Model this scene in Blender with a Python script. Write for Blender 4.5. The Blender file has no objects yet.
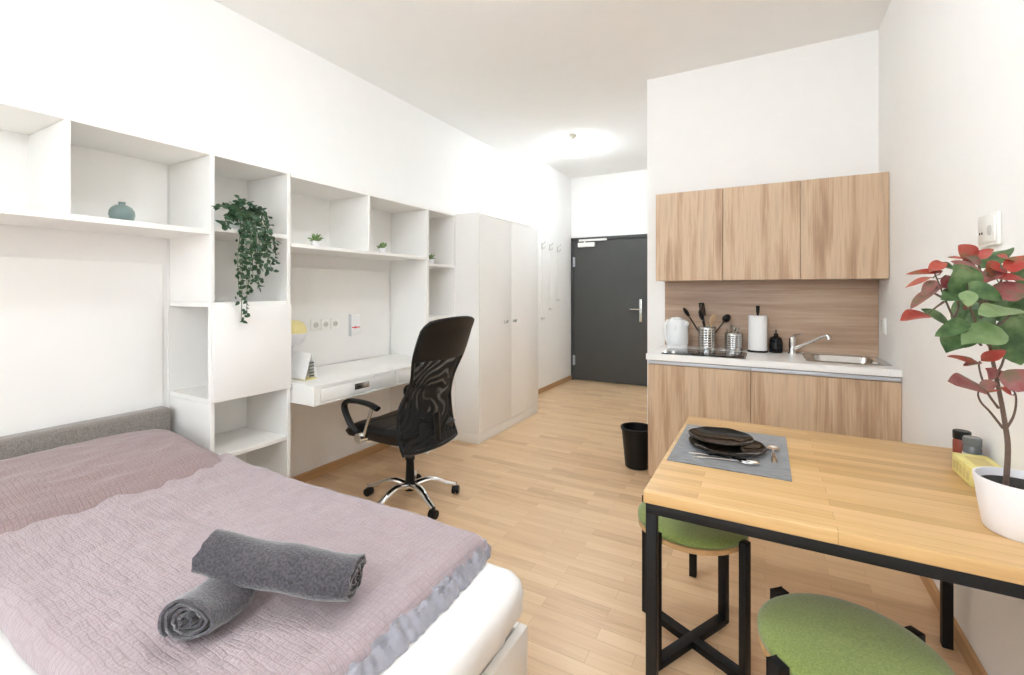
import bpy, bmesh, math, random
from mathutils import Vector, Matrix, noise
random.seed(7)
PI = math.pi
sc = bpy.context.scene
C = sc.collection

# ---------------------------------------------------------------- camera
H = 1.35
F_PX = 459.0
YAW = math.atan(253 / F_PX)
cam_d = bpy.data.cameras.new('camera'); cam = bpy.data.objects.new('camera', cam_d); C.objects.link(cam)
cam.location = (0, 0, H)
cam.rotation_euler = (PI / 2, 0, YAW)
cam_d.sensor_width = 36; cam_d.sensor_fit = 'HORIZONTAL'
cam_d.lens = F_PX / 1024 * 36
cam_d.shift_y = -(337.5 - 291) / 1024
cam_d.clip_start = 0.02
sc.camera = cam

# ---------------------------------------------------------------- world, light, exposure
w = bpy.data.worlds.new('world'); sc.world = w; w.use_nodes = True
nt = w.node_tree; bg = nt.nodes['Background']
bg.inputs[0].default_value = (0.80, 0.925, 1.04, 1)
bg.inputs[1].default_value = 1.9
sc.view_settings.view_transform = 'Standard'
sc.view_settings.look = 'None'
sc.view_settings.gamma = 1
sc.view_settings.use_curve_mapping = False
sc.view_settings.exposure = 1.57
sc.cycles.diffuse_bounces = 8
sc.cycles.max_bounces = 12
CEIL = 3.07
XL, XR, YB, YD = -2.86, 0.655, -3.4, 6.6
# daylight enters through the window in the wall behind the camera (portal only guides sky sampling)
pl = bpy.data.lights.new('window_portal', 'AREA'); pl.shape = 'RECTANGLE'; pl.size = 3.0; pl.size_y = 2.0
pl.cycles.is_portal = True
po = bpy.data.objects.new('window_portal', pl); C.objects.link(po)
po.location = (-1.1, YB - 0.12, 1.75); po.rotation_euler = (PI / 2, 0, PI) 
LAMP_FLUSH = 17.0     # emission strength of the flush opal shades
FILL_GLOBE = 21.0     # emission strength of the added, unseen fill globe

# ---------------------------------------------------------------- materials
def mat(name, base=(0.8, 0.8, 0.8), rough=0.5, metal=0.0, spec=0.5, bump=0.0, bscale=60, var=0.0, vscale=8, sheen=0.0, coat=0.0):
    m = bpy.data.materials.new(name); m.use_nodes = True
    n = m.node_tree.nodes; l = m.node_tree.links; p = n['Principled BSDF']
    p.inputs['Base Color'].default_value = (*base, 1)
    p.inputs['Roughness'].default_value = rough
    p.inputs['Metallic'].default_value = metal
    p.inputs['Specular IOR Level'].default_value = spec
    p.inputs['Sheen Weight'].default_value = sheen
    p.inputs['Coat Weight'].default_value = coat
    tc = n.new('ShaderNodeTexCoord')
    nz = n.new('ShaderNodeTexNoise'); nz.inputs['Scale'].default_value = vscale; nz.inputs['Detail'].default_value = 4
    l.new(tc.outputs['Object'], nz.inputs['Vector'])
    v = max(var, 0.015)
    mr = n.new('ShaderNodeMapRange'); mr.inputs['To Min'].default_value = 1 - v; mr.inputs['To Max'].default_value = 1 + v
    l.new(nz.outputs['Fac'], mr.inputs['Value'])
    mx = n.new('ShaderNodeMix'); mx.data_type = 'RGBA'; mx.blend_type = 'MULTIPLY'; mx.inputs['Factor'].default_value = 1
    mx.inputs[6].default_value = (*base, 1); l.new(mr.outputs[0], mx.inputs[7]); l.new(mx.outputs[2], p.inputs['Base Color'])
    if bump:
        nb = n.new('ShaderNodeTexNoise'); nb.inputs['Scale'].default_value = bscale; nb.inputs['Detail'].default_value = 3
        l.new(tc.outputs['Object'], nb.inputs['Vector'])
        b = n.new('ShaderNodeBump'); b.inputs['Strength'].default_value = bump; b.inputs['Distance'].default_value = 0.01
        l.new(nb.outputs['Fac'], b.inputs['Height']); l.new(b.outputs[0], p.inputs['Normal'])
    return m

def ramp(n, stops):
    r = n.new('ShaderNodeValToRGB'); e = r.color_ramp.elements
    while len(e) < len(stops): e.new(0.5)
    for i, (p, c) in enumerate(stops): e[i].position = p; e[i].color = (*c, 1)
    return r

def wood(name, stops, axis, rough=0.45, along=1.2, across=14, planks=None, seed=0.0, fine=0.25, bumpy=0.05, rand=False):
    """grain runs along `axis` (0,1,2); planks=(brick length, row height, axes swap, contrast)"""
    m = bpy.data.materials.new(name); m.use_nodes = True
    n = m.node_tree.nodes; l = m.node_tree.links; p = n['Principled BSDF']
    p.inputs['Roughness'].default_value = rough
    tc = n.new('ShaderNodeTexCoord')
    vec = tc.outputs['Object']
    if rand:
        oi = n.new('ShaderNodeObjectInfo'); ad = n.new('ShaderNodeVectorMath'); ad.operation = 'ADD'
        sc_ = n.new('ShaderNodeMath'); sc_.operation = 'MULTIPLY'; sc_.inputs[1].default_value = 17
        l.new(oi.outputs['Random'], sc_.inputs[0]); l.new(vec, ad.inputs[0]); l.new(sc_.outputs[0], ad.inputs[1]); vec = ad.outputs[0]
    mp = n.new('ShaderNodeMapping'); s = [across] * 3; s[axis] = along
    mp.inputs['Scale'].default_value = s; mp.inputs['Location'].default_value = (seed, seed * 1.7, seed * .3)
    src = vec
    if planks:
        L, Hh, contrast = planks
        br = n.new('ShaderNodeTexBrick'); br.offset = 0.37; br.offset_frequency = 2
        br.inputs['Scale'].default_value = 1; br.inputs['Brick Width'].default_value = L; br.inputs['Row Height'].default_value = Hh
        br.inputs['Mortar Size'].default_value = 0.0006; br.inputs['Mortar Smooth'].default_value = 0.1; br.inputs['Bias'].default_value = 0
        br.inputs['Color1'].default_value = (0, 0, 0, 1); br.inputs['Color2'].default_value = (1, 1, 1, 1); br.inputs['Mortar'].default_value = (0.0, 0.0, 0.0, 1)
        l.new(vec, br.inputs['Vector'])
        a2 = n.new('ShaderNodeVectorMath'); a2.operation = 'MULTIPLY_ADD'
        l.new(br.outputs['Color'], a2.inputs[0]); a2.inputs[1].default_value = (3, 5, 7); l.new(vec, a2.inputs[2]); src = a2.outputs[0]
    l.new(src, mp.inputs['Vector'])
    nz = n.new('ShaderNodeTexNoise'); nz.inputs['Scale'].default_value = 1; nz.inputs['Detail'].default_value = 5; nz.inputs['Roughness'].default_value = 0.6; nz.inputs['Distortion'].default_value = 0.3
    l.new(mp.outputs[0], nz.inputs['Vector'])
    mp2 = n.new('ShaderNodeMapping'); s2 = [across * 9] * 3; s2[axis] = along * 3; mp2.inputs['Scale'].default_value = s2
    l.new(src, mp2.inputs['Vector'])
    n2 = n.new('ShaderNodeTexNoise'); n2.inputs['Scale'].default_value = 1; n2.inputs['Detail'].default_value = 3
    l.new(mp2.outputs[0], n2.inputs['Vector'])
    ma = n.new('ShaderNodeMix'); ma.data_type = 'FLOAT'; ma.inputs[0].default_value = fine
    l.new(nz.outputs['Fac'], ma.inputs[2]); l.new(n2.outputs['Fac'], ma.inputs[3])
    fac = ma.outputs[0]
    if planks:
        mb = n.new('ShaderNodeMix'); mb.data_type = 'FLOAT'; mb.inputs[0].default_value = contrast
        l.new(fac, mb.inputs[2]); l.new(br.outputs['Color'], mb.inputs[3]); fac = mb.outputs[0]
    r = ramp(n, stops); l.new(fac, r.inputs[0])
    out = r.outputs[0]
    if planks:
        mm = n.new('ShaderNodeMix'); mm.data_type = 'RGBA'; mm.blend_type = 'MULTIPLY'
        l.new(br.outputs['Fac'], mm.inputs[0]); l.new(out, mm.inputs[6]); mm.inputs[7].default_value = (0.72, 0.66, 0.6, 1); out = mm.outputs[2]
    l.new(out, p.inputs['Base Color'])
    b = n.new('ShaderNodeBump'); b.inputs['Strength'].default_value = bumpy; b.inputs['Distance'].default_value = 0.003
    l.new(ma.outputs[0], b.inputs['Height']); l.new(b.outputs[0], p.inputs['Normal'])
    return m

def weave(name, c1, c2, scale=400, rough=0.9, bump=0.4, sheen=0.3, axes=(1, 1, 1)):
    m = mat(name, c1, rough, sheen=sheen); n = m.node_tree.nodes; l = m.node_tree.links; p = n['Principled BSDF']
    tc = n.new('ShaderNodeTexCoord'); mp = n.new('ShaderNodeMapping'); mp.inputs['Scale'].default_value = axes
    l.new(tc.outputs['Object'], mp.inputs['Vector'])
    nz = n.new('ShaderNodeTexNoise'); nz.inputs['Scale'].default_value = scale; nz.inputs['Detail'].default_value = 2
    l.new(mp.outputs[0], nz.inputs['Vector'])
    r = ramp(n, [(0.35, c1), (0.65, c2)]); l.new(nz.outputs['Fac'], r.inputs[0]); l.new(r.outputs[0], p.inputs['Base Color'])
    b = n.new('ShaderNodeBump'); b.inputs['Strength'].default_value = bump; b.inputs['Distance'].default_value = 0.002
    l.new(nz.outputs['Fac'], b.inputs['Height']); l.new(b.outputs[0], p.inputs['Normal'])
    return m

def emit(name, col, s):
    m = bpy.data.materials.new(name); m.use_nodes = True; p = m.node_tree.nodes['Principled BSDF']
    p.inputs['Base Color'].default_value = (*col, 1); p.inputs['Emission Color'].default_value = (*col, 1); p.inputs['Emission Strength'].default_value = s
    return m

M = {}
M['wall'] = mat('wall_paint', (0.89, 0.88, 0.865), 0.85, bump=0.12, bscale=90, spec=0.2)
M['ceiling'] = mat('ceiling_paint', (0.89, 0.88, 0.865), 0.9, bump=0.05, bscale=120, spec=0.15)
M['floor'] = wood('oak_laminate', [(0.25, (0.50, 0.31, 0.165)), (0.45, (0.68, 0.46, 0.27)), (0.75, (0.80, 0.59, 0.37))], 0, rough=0.34, along=1.8, across=22, planks=(0.42, 0.066, 0.26), fine=0.4)
M['skirt'] = wood('oak_skirting', [(0.3, (0.42, 0.24, 0.11)), (0.7, (0.56, 0.34, 0.17))], 1, along=1.5, across=25)
M['table'] = wood('oak_butcher_block', [(0.25, (0.42, 0.235, 0.09)), (0.48, (0.60, 0.37, 0.155)), (0.78, (0.73, 0.49, 0.245))], 0, rough=0.4, along=1.6, across=24, planks=(0.9, 0.045, 0.26), fine=0.4)
M['cab'] = wood('light_oak_front', [(0.30, (0.27, 0.155, 0.09)), (0.42, (0.44, 0.285, 0.175)), (0.53, (0.60, 0.43, 0.285)), (0.66, (0.47, 0.33, 0.22)), (0.8, (0.36, 0.24, 0.15))], 2, rough=0.5, along=0.9, across=12, fine=0.25, rand=True)
M['splash'] = wood('brown_oak_panel', [(0.30, (0.27, 0.165, 0.105)), (0.48, (0.43, 0.285, 0.19)), (0.66, (0.56, 0.405, 0.285))], 0, rough=0.4, along=1.0, across=14, fine=0.25)
M['white'] = mat('white_melamine', (0.87, 0.855, 0.83), 0.45, bump=0.02, bscale=200)
M['door_white'] = mat('white_satin_front', (0.87, 0.85, 0.83), 0.4)
M['desk_white'] = mat('white_gloss_lacquer', (0.84, 0.825, 0.80), 0.3)
M['worktop'] = mat('white_worktop', (0.86, 0.84, 0.82), 0.3)
M['alu'] = mat('brushed_aluminium', (0.56, 0.58, 0.63), 0.45, metal=0.35)
M['steel'] = mat('brushed_steel', (0.62, 0.61, 0.59), 0.26, metal=1, var=0.06, vscale=40)
M['chrome'] = mat('polished_chrome', (0.85, 0.85, 0.85), 0.08, metal=1)
M['blackmetal'] = mat('black_powder_coat', (0.006, 0.006, 0.007), 0.5, spec=0.3, bump=0.05, bscale=300)
M['blackplastic'] = mat('black_plastic', (0.005, 0.005, 0.005), 0.4, spec=0.3)
M['leather'] = mat('black_leather', (0.006, 0.005, 0.005), 0.42, spec=0.35, bump=0.25, bscale=220)
M['darkdoor'] = mat('anthracite_door', (0.062, 0.062, 0.060), 0.5, bump=0.12, bscale=160, var=0.10, vscale=5)
M['darkframe'] = mat('anthracite_frame', (0.05, 0.05, 0.05), 0.5)
M['plastic'] = mat('white_plastic', (0.85, 0.84, 0.80), 0.3)
M['kettle'] = mat('white_kettle_plastic', (0.84, 0.85, 0.86), 0.25)
M['glassblack'] = mat('black_ceramic_glass', (0.004, 0.004, 0.005), 0.05, spec=0.22)
M['ceramic_black'] = mat('black_glazed_ceramic', (0.004, 0.004, 0.004), 0.06, spec=0.35, bump=0.03, bscale=30)
M['headboard'] = weave('grey_headboard_cloth', (0.17, 0.15, 0.135), (0.30, 0.265, 0.24), 330, axes=(1, 1, 0.5))
M['towel'] = weave('dark_grey_terry', (0.024, 0.021, 0.026), (0.080, 0.070, 0.084), 170, bump=1.0, sheen=0.6)
M['green'] = weave('green_ribbed_cushion', (0.145, 0.19, 0.040), (0.215, 0.27, 0.07), 220, bump=0.6)
M['ply'] = wood('birch_ply_edge', [(0.3, (0.40, 0.22, 0.09)), (0.7, (0.62, 0.38, 0.17))], 0, along=2, across=30)
M['sheet'] = mat('white_bed_sheet', (0.83, 0.81, 0.80), 0.85, bump=0.15, bscale=18)
M['placemat'] = weave('grey_woven_placemat', (0.09, 0.09, 0.095), (0.27, 0.27, 0.285), 90, axes=(0.25, 9, 1), bump=0.5)
M['vase'] = mat('sage_ceramic', (0.20, 0.27, 0.26), 0.35, var=0.08, vscale=30)
M['pot'] = mat('white_pot_ceramic', (0.82, 0.80, 0.82), 0.4)
M['soil'] = mat('dark_soil', (0.02, 0.017, 0.014), 0.95, bump=1, bscale=150)
M['bark'] = mat('brown_stem', (0.13, 0.085, 0.065), 0.8, bump=0.6, bscale=90, var=0.25, vscale=60)
M['vine'] = mat('vine_stem', (0.09, 0.13, 0.05), 0.7)
M['ivy'] = mat('ivy_leaf', (0.022, 0.066, 0.026), 0.45, var=0.6, vscale=25)
M['succ'] = mat('succulent_leaf', (0.17, 0.27, 0.09), 0.5, var=0.4, vscale=60)
M['paper'] = mat('kitchen_roll_paper', (0.86, 0.85, 0.84), 0.9, bump=0.2, bscale=90)
M['spoonwood'] = mat('pale_spoon_wood', (0.62, 0.42, 0.25), 0.6)
M['yellow'] = mat('pale_yellow_plastic', (0.80, 0.70, 0.32), 0.4)
M['boxyellow'] = mat('yellow_printed_card', (0.75, 0.66, 0.25), 0.5, var=0.22, vscale=38)
M['boxprint'] = mat('ochre_print', (0.62, 0.50, 0.20), 0.5)
M['red'] = mat('red_print', (0.70, 0.06, 0.06), 0.5)
M['greyprint'] = mat('grey_print', (0.10, 0.10, 0.10), 0.6)
M['leafletgrey'] = mat('pale_grey_acrylic', (0.66, 0.67, 0.70), 0.35)
M['jar'] = mat('jar_smoked_glass', (0.12, 0.13, 0.14), 0.12)
M['spice'] = mat('spice_red_brown', (0.25, 0.05, 0.03), 0.4)
M['slot'] = mat('dark_recess', (0.02, 0.02, 0.02), 0.8)
M['brass'] = mat('cream_detector', (0.62, 0.58, 0.47), 0.4)
M['hook'] = mat('pale_grey_hook', (0.58, 0.57, 0.54), 0.4)
M['lamp_glass'] = emit('lit_opal_glass', (0.86, 0.945, 1.0), LAMP_FLUSH)
M['fill_globe_glass'] = emit('fill_globe_glow', (0.86, 0.945, 1.0), FILL_GLOBE)

def bedcloth(name, c1, c2, c3):
    m = mat(name, c1, 0.85, sheen=0.25); n = m.node_tree.nodes; l = m.node_tree.links; p = n['Principled BSDF']
    tc = n.new('ShaderNodeTexCoord')
    br = n.new('ShaderNodeTexBrick'); br.offset = 0.0
    br.inputs['Scale'].default_value = 1; br.inputs['Brick Width'].default_value = 0.016; br.inputs['Row Height'].default_value = 0.016
    br.inputs['Mortar Size'].default_value = 0.0032; br.inputs['Mortar Smooth'].default_value = 0.9
    br.inputs['Color1'].default_value = (*c1, 1); br.inputs['Color2'].default_value = (*c2, 1); br.inputs['Mortar'].default_value = (*c3, 1)
    nzw = n.new('ShaderNodeTexNoise'); nzw.inputs['Scale'].default_value = 9
    a = n.new('ShaderNodeVectorMath'); a.operation = 'MULTIPLY_ADD'; a.inputs[1].default_value = (0.03, 0.03, 0.0)
    l.new(tc.outputs['Object'], nzw.inputs['Vector']); l.new(nzw.outputs['Color'], a.inputs[0]); l.new(tc.outputs['Object'], a.inputs[2]); l.new(a.outputs[0], br.inputs['Vector'])
    l.new(br.outputs['Color'], p.inputs['Base Color'])
    nb = n.new('ShaderNodeTexNoise'); nb.inputs['Scale'].default_value = 1; nb.inputs['Detail'].default_value = 3; mpb = n.new('ShaderNodeMapping'); mpb.inputs['Scale'].default_value = (45, 130, 60); mpb.inputs['Rotation'].default_value = (0, 0, .35); l.new(tc.outputs['Object'], mpb.inputs['Vector']); l.new(mpb.outputs[0], nb.inputs['Vector'])
    s = n.new('ShaderNodeMath'); s.operation = 'MULTIPLY_ADD'; s.inputs[1].default_value = -0.3
    l.new(br.outputs['Fac'], s.inputs[0]); l.new(nb.outputs['Fac'], s.inputs[2])
    b = n.new('ShaderNodeBump'); b.inputs['Strength'].default_value = 0.75; b.inputs['Distance'].default_value = 0.005
    l.new(s.outputs[0], b.inputs['Height']); l.new(b.outputs[0], p.inputs['Normal'])
    return m
M['duvet'] = bedcloth('lilac_seersucker_cotton', (0.385, 0.305, 0.318), (0.405, 0.325, 0.348), (0.365, 0.287, 0.303))
M['pillow'] = bedcloth('rose_seersucker_cotton', (0.29, 0.205, 0.205), (0.31, 0.222, 0.222), (0.27, 0.19, 0.192))
M['lining'] = mat('silver_grey_lining', (0.30, 0.295, 0.34), 0.5, bump=0.4, bscale=40, sheen=0.3)

def holed(name, base, rough, metal, scale, mode, open_amt):
    """metal or cloth with a regular procedural pattern of holes"""
    m = mat(name, base, rough, metal); n = m.node_tree.nodes; l = m.node_tree.links; p = n['Principled BSDF']
    tc = n.new('ShaderNodeTexCoord'); out = n['Material Output']
    tr = n.new('ShaderNodeBsdfTransparent'); mx = n.new('ShaderNodeMixShader')
    if mode == 'weave':
        mp = n.new('ShaderNodeMapping'); mp.inputs['Rotation'].default_value = (0, 0, 0); l.new(tc.outputs['Object'], mp.inputs['Vector'])
        wv = n.new('ShaderNodeTexWave'); wv.wave_type = 'BANDS'; wv.bands_direction = 'DIAGONAL'; wv.inputs['Scale'].default_value = scale
        wv.inputs['Distortion'].default_value = 26; wv.inputs['Detail'].default_value = 1; wv.inputs['Detail Scale'].default_value = 0.5
        l.new(mp.outputs[0], wv.inputs['Vector'])
        mr = n.new('ShaderNodeMapRange'); mr.inputs['From Min'].default_value = 0.45; mr.inputs['From Max'].default_value = 0.95; mr.inputs['To Min'].default_value = 0.03; mr.inputs['To Max'].default_value = open_amt
        l.new(wv.outputs['Fac'], mr.inputs['Value']); l.new(mr.outputs[0], mx.inputs[0])
    l.new(p.outputs[0], mx.inputs[1]); l.new(tr.outputs[0], mx.inputs[2]); l.new(mx.outputs[0], out.inputs[0])
    return m
M['mesh'] = holed('black_open_mesh', (0.004, 0.004, 0.004), 0.8, 0, 7, 'weave', 0.38)

def glass_mat():
    m = bpy.data.materials.new('clear_pane'); m.use_nodes = True; n = m.node_tree.nodes; l = m.node_tree.links
    n.remove(n['Principled BSDF']); t = n.new('ShaderNodeBsdfTransparent'); g = n.new('ShaderNodeBsdfGlossy'); g.inputs['Roughness'].default_value = 0.02
    nz = n.new('ShaderNodeTexNoise'); mr = n.new('ShaderNodeMapRange'); mr.inputs['To Min'].default_value = 0.05; mr.inputs['To Max'].default_value = 0.08
    l.new(nz.outputs['Fac'], mr.inputs['Value']); x = n.new('ShaderNodeMixShader'); l.new(mr.outputs[0], x.inputs[0])
    l.new(t.outputs[0], x.inputs[1]); l.new(g.outputs[0], x.inputs[2]); l.new(x.outputs[0], n['Material Output'].inputs[0]); return m
M['pane'] = glass_mat()

def leafmat(name, stops, rough=0.45):
    m = mat(name, stops[0][1], rough); n = m.node_tree.nodes; l = m.node_tree.links; p = n['Principled BSDF']
    tc = n.new('ShaderNodeTexCoord'); nz = n.new('ShaderNodeTexNoise'); nz.inputs['Scale'].default_value = 26; nz.inputs['Detail'].default_value = 3
    l.new(tc.outputs['Object'], nz.inputs['Vector']); r = ramp(n, stops); l.new(nz.outputs['Fac'], r.inputs[0]); l.new(r.outputs[0], p.inputs['Base Color'])
    n2 = n.new('ShaderNodeTexNoise'); n2.inputs['Scale'].default_value = 110; l.new(tc.outputs['Object'], n2.inputs['Vector'])
    b = n.new('ShaderNodeBump'); b.inputs['Strength'].default_value = .5; b.inputs['Distance'].default_value = .003; l.new(n2.outputs['Fac'], b.inputs['Height']); l.new(b.outputs[0], p.inputs['Normal'])
    return m
M['leaf_green'] = leafmat('green_leaf', [(0.3, (0.025, 0.065, 0.018)), (0.5, (0.065, 0.13, 0.04)), (0.70, (0.14, 0.21, 0.085))])
M['leaf_pale'] = leafmat('pale_green_leaf', [(0.3, (0.13, 0.22, 0.075)), (0.7, (0.25, 0.34, 0.16))])
M['leaf_red'] = leafmat('red_leaf', [(0.35, (0.36, 0.022, 0.016)), (0.52, (0.36, 0.06, 0.035)), (0.66, (0.20, 0.12, 0.05))])
M['leaf_rose'] = leafmat('dusky_rose_leaf', [(0.35, (0.24, 0.045, 0.045)), (0.52, (0.26, 0.09, 0.08)), (0.66, (0.15, 0.11, 0.06))])

# ---------------------------------------------------------------- mesh builder
class MB:
    def __init__(s): s.bm = bmesh.new()
    def box(s, x0, x1, y0, y1, z0, z1, bev=0.0, seg=2, rot=None):
        r = bmesh.ops.create_cube(s.bm, size=1)
        vs = r['verts']; c = Vector(((x0 + x1) / 2, (y0 + y1) / 2, (z0 + z1) / 2)); d = (abs(x1 - x0), abs(y1 - y0), abs(z1 - z0))
        for v in vs: v.co = Vector((v.co.x * d[0], v.co.y * d[1], v.co.z * d[2]))
        if rot is not None:
            for v in vs: v.co = rot @ v.co
        for v in vs: v.co += c
        if bev:
            es = list({e for v in vs for e in v.link_edges})
            bmesh.ops.bevel(s.bm, geom=es, offset=min(bev, min(d) * .45), segments=seg, affect='EDGES', profile=0.5)
        return s
    def cone(s, p0, p1, r0, r1, seg=24, cap=True):
        p0 = Vector(p0); p1 = Vector(p1); d = p1 - p0
        q = d.to_track_quat('Z', 'Y')
        rings = []
        for p, r in ((p0, r0), (p1, r1)):
            rings.append([s.bm.verts.new(p + q @ Vector((r * math.cos(2 * PI * i / seg), r * math.sin(2 * PI * i / seg), 0))) for i in range(seg)])
        for i in range(seg): s.bm.faces.new((rings[0][i], rings[0][(i + 1) % seg], rings[1][(i + 1) % seg], rings[1][i]))
        if cap: s.bm.faces.new(rings[0][::-1]); s.bm.faces.new(rings[1])
        return s
    def lathe(s, prof, c=(0, 0, 0), seg=32, sx=1, sy=1, cap=False):
        c = Vector(c); rings = []
        for r, z in prof:
            if r < 1e-6: rings.append([s.bm.verts.new(c + Vector((0, 0, z)))])
            else: rings.append([s.bm.verts.new(c + Vector((r * sx * math.cos(2 * PI * i / seg), r * sy * math.sin(2 * PI * i / seg), z))) for i in range(seg)])
        for a, b in zip(rings, rings[1:]):
            for i in range(seg):
                j = (i + 1) % seg
                if len(a) == 1 and len(b) == 1: continue
                if len(a) == 1: s.bm.faces.new((a[0], b[j], b[i]))
                elif len(b) == 1: s.bm.faces.new((a[i], a[j], b[0]))
                else: s.bm.faces.new((a[i], a[j], b[j], b[i]))
        if cap:
            for q in (rings[0], rings[-1]):
                if len(q) > 2: s.bm.faces.new(q)
        return s
    def tube(s, pts, r, seg=8, flat=None):
        """swept tube; r number or list; flat=(w,h) sweeps an ellipse"""
        pts = [Vector(p) for p in pts]; n = len(pts); rs = r if isinstance(r, (list, tuple)) else [r] * n
        up = Vector((0, 0, 1)); rings = []
        t0 = (pts[1] - pts[0]).normalized()
        if abs(t0.dot(up)) > 0.95: up = Vector((0, 1, 0))
        side = t0.cross(up).normalized()
        for i, p in enumerate(pts):
            t = (pts[min(i + 1, n - 1)] - pts[max(i - 1, 0)]).normalized()
            side = (side - t * side.dot(t)).normalized(); nn = side.cross(t).normalized()
            a, b = (rs[i], rs[i]) if flat is None else (flat[0] * rs[i], flat[1] * rs[i])
            rings.append([s.bm.verts.new(p + side * a * math.cos(2 * PI * k / seg) + nn * b * math.sin(2 * PI * k / seg)) for k in range(seg)])
        for a, b in zip(rings, rings[1:]):
            for k in range(seg): s.bm.faces.new((a[k], a[(k + 1) % seg], b[(k + 1) % seg], b[k]))
        s.bm.faces.new(rings[0][::-1]); s.bm.faces.new(rings[-1])
        return s
    def sphere(s, c, r, sx=1, sy=1, sz=1, seg=20):
        r_ = bmesh.ops.create_uvsphere(s.bm, u_segments=seg, v_segments=max(8, seg // 2), radius=r)
        for v in r_['verts']: v.co = Vector((v.co.x * sx, v.co.y * sy, v.co.z * sz)) + Vector(c)
        return s
    def grid(s, fn, nu, nv, thick=None):
        g = [[s.bm.verts.new(fn(i / nu, j / nv)) for j in range(nv + 1)] for i in range(nu + 1)]
        for i in range(nu):
            for j in range(nv): s.bm.faces.new((g[i][j], g[i + 1][j], g[i + 1][j + 1], g[i][j + 1]))
        return g
    def slab(s, top, bot, nu, nv):
        a = s.grid(top, nu, nv)
        b = [[s.bm.verts.new(bot(i / nu, j / nv)) for j in range(nv + 1)] for i in range(nu + 1)]
        for i in range(nu):
            for j in range(nv): s.bm.faces.new((b[i][j + 1], b[i + 1][j + 1], b[i + 1][j], b[i][j]))
        for i in range(nu):
            s.bm.faces.new((a[i + 1][0], a[i][0], b[i][0], b[i + 1][0])); s.bm.faces.new((a[i][nv], a[i + 1][nv], b[i + 1][nv], b[i][nv]))
        for j in range(nv):
            s.bm.faces.new((a[0][j], a[0][j + 1], b[0][j + 1], b[0][j])); s.bm.faces.new((a[nu][j + 1], a[nu][j], b[nu][j], b[nu][j + 1]))
        return s
    def leaf(s, pos, d, nrm, L, W, curl=0.25, fold=0.18, nl=6, wav=None):
        d = Vector(d).normalized(); nrm = Vector(nrm); side = d.cross(nrm).normalized(); nrm = side.cross(d).normalized(); pos = Vector(pos)
        rows = []
        for i in range(nl + 1):
            t = i / nl; wdt = W / 2 * (math.sin(PI * min(1, t * 1.0) ** (0.75)) ** 0.8) * (1 if t < 1 else 0)
            base = pos + d * (L * t * (1 - 0.12 * curl * t)) - nrm * (curl * L * t * t * 0.6)
            if i in (0, nl): rows.append([s.bm.verts.new(base)])
            else:
                rows.append([s.bm.verts.new(base + side * (wdt * q) + nrm * (abs(q) * fold * wdt - 0.10 * wdt * (q * q) + (0 if wav is None else .10 * W * q * math.sin(5 * t + wav + (2 if q > 0 else 0))))) for q in (-1, -.5, 0, .5, 1)])
        for a, b in zip(rows, rows[1:]):
            if len(a) == 1:
                for k in range(4): s.bm.faces.new((a[0], b[k], b[k + 1]))
            elif len(b) == 1:
                for k in range(4): s.bm.faces.new((a[k + 1], a[k], b[0]))
            else:
                for k in range(4): s.bm.faces.new((a[k], b[k], b[k + 1], a[k + 1]))
        return s

def wloc(o):
    v = Vector((0, 0, 0))
    while o is not None: v += Vector(o.location); o = o.parent
    return v
def obj(name, mb, m, parent=None, smooth=True, label=None, solid=0, sub=0, ang=0.6):
    bm = mb.bm
    if parent is not None: bmesh.ops.translate(bm, verts=bm.verts, vec=-wloc(parent))
    bmesh.ops.recalc_face_normals(bm, faces=bm.faces)
    me = bpy.data.meshes.new(name); bm.to_mesh(me); bm.free()
    o = bpy.data.objects.new(name, me); C.objects.link(o); me.materials.append(m)
    if smooth:
        for p in me.polygons: p.use_smooth = True
        try: me.set_sharp_from_angle(angle=ang)
        except Exception: pass
    if parent is not None: o.parent = parent
    if solid:
        md = o.modifiers.new('Solidify', 'SOLIDIFY'); md.thickness = solid; md.offset = 0
    if sub:
        md = o.modifiers.new('Subsurf', 'SUBSURF'); md.levels = sub; md.render_levels = sub
    if label: o['label'] = label
    return o
def tag(o, label, cat, group=None):
    o['label'] = label; o['category'] = cat
    if group: o['group'] = group
    return o
def thing(name, label, cat, loc=(0, 0, 0), group=None):
    o = bpy.data.objects.new(name, None); C.objects.link(o); o.location = loc; o.empty_display_size = 0.05
    return tag(o, label, cat, group)
def struct(name, mb, m, parent=None, smooth=False):
    o = obj(name, mb, m, parent, smooth)
    o['kind'] = 'structure'
    return o
def sroot(name, loc):
    o = bpy.data.objects.new(name, None); C.objects.link(o); o.location = loc; o.empty_display_size = 0.05; o['kind'] = 'structure'; return o
def dup(root, loc, label=None, rotz=None):
    r = root.copy(); C.objects.link(r); r.location = loc
    if rotz is not None: r.rotation_euler = (0, 0, rotz)
    if label: r['label'] = label
    for ch in list(root.children):
        c = ch.copy(); C.objects.link(c); c.parent = r
        for g in list(ch.children):
            d = g.copy(); C.objects.link(d); d.parent = c
    return r

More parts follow.
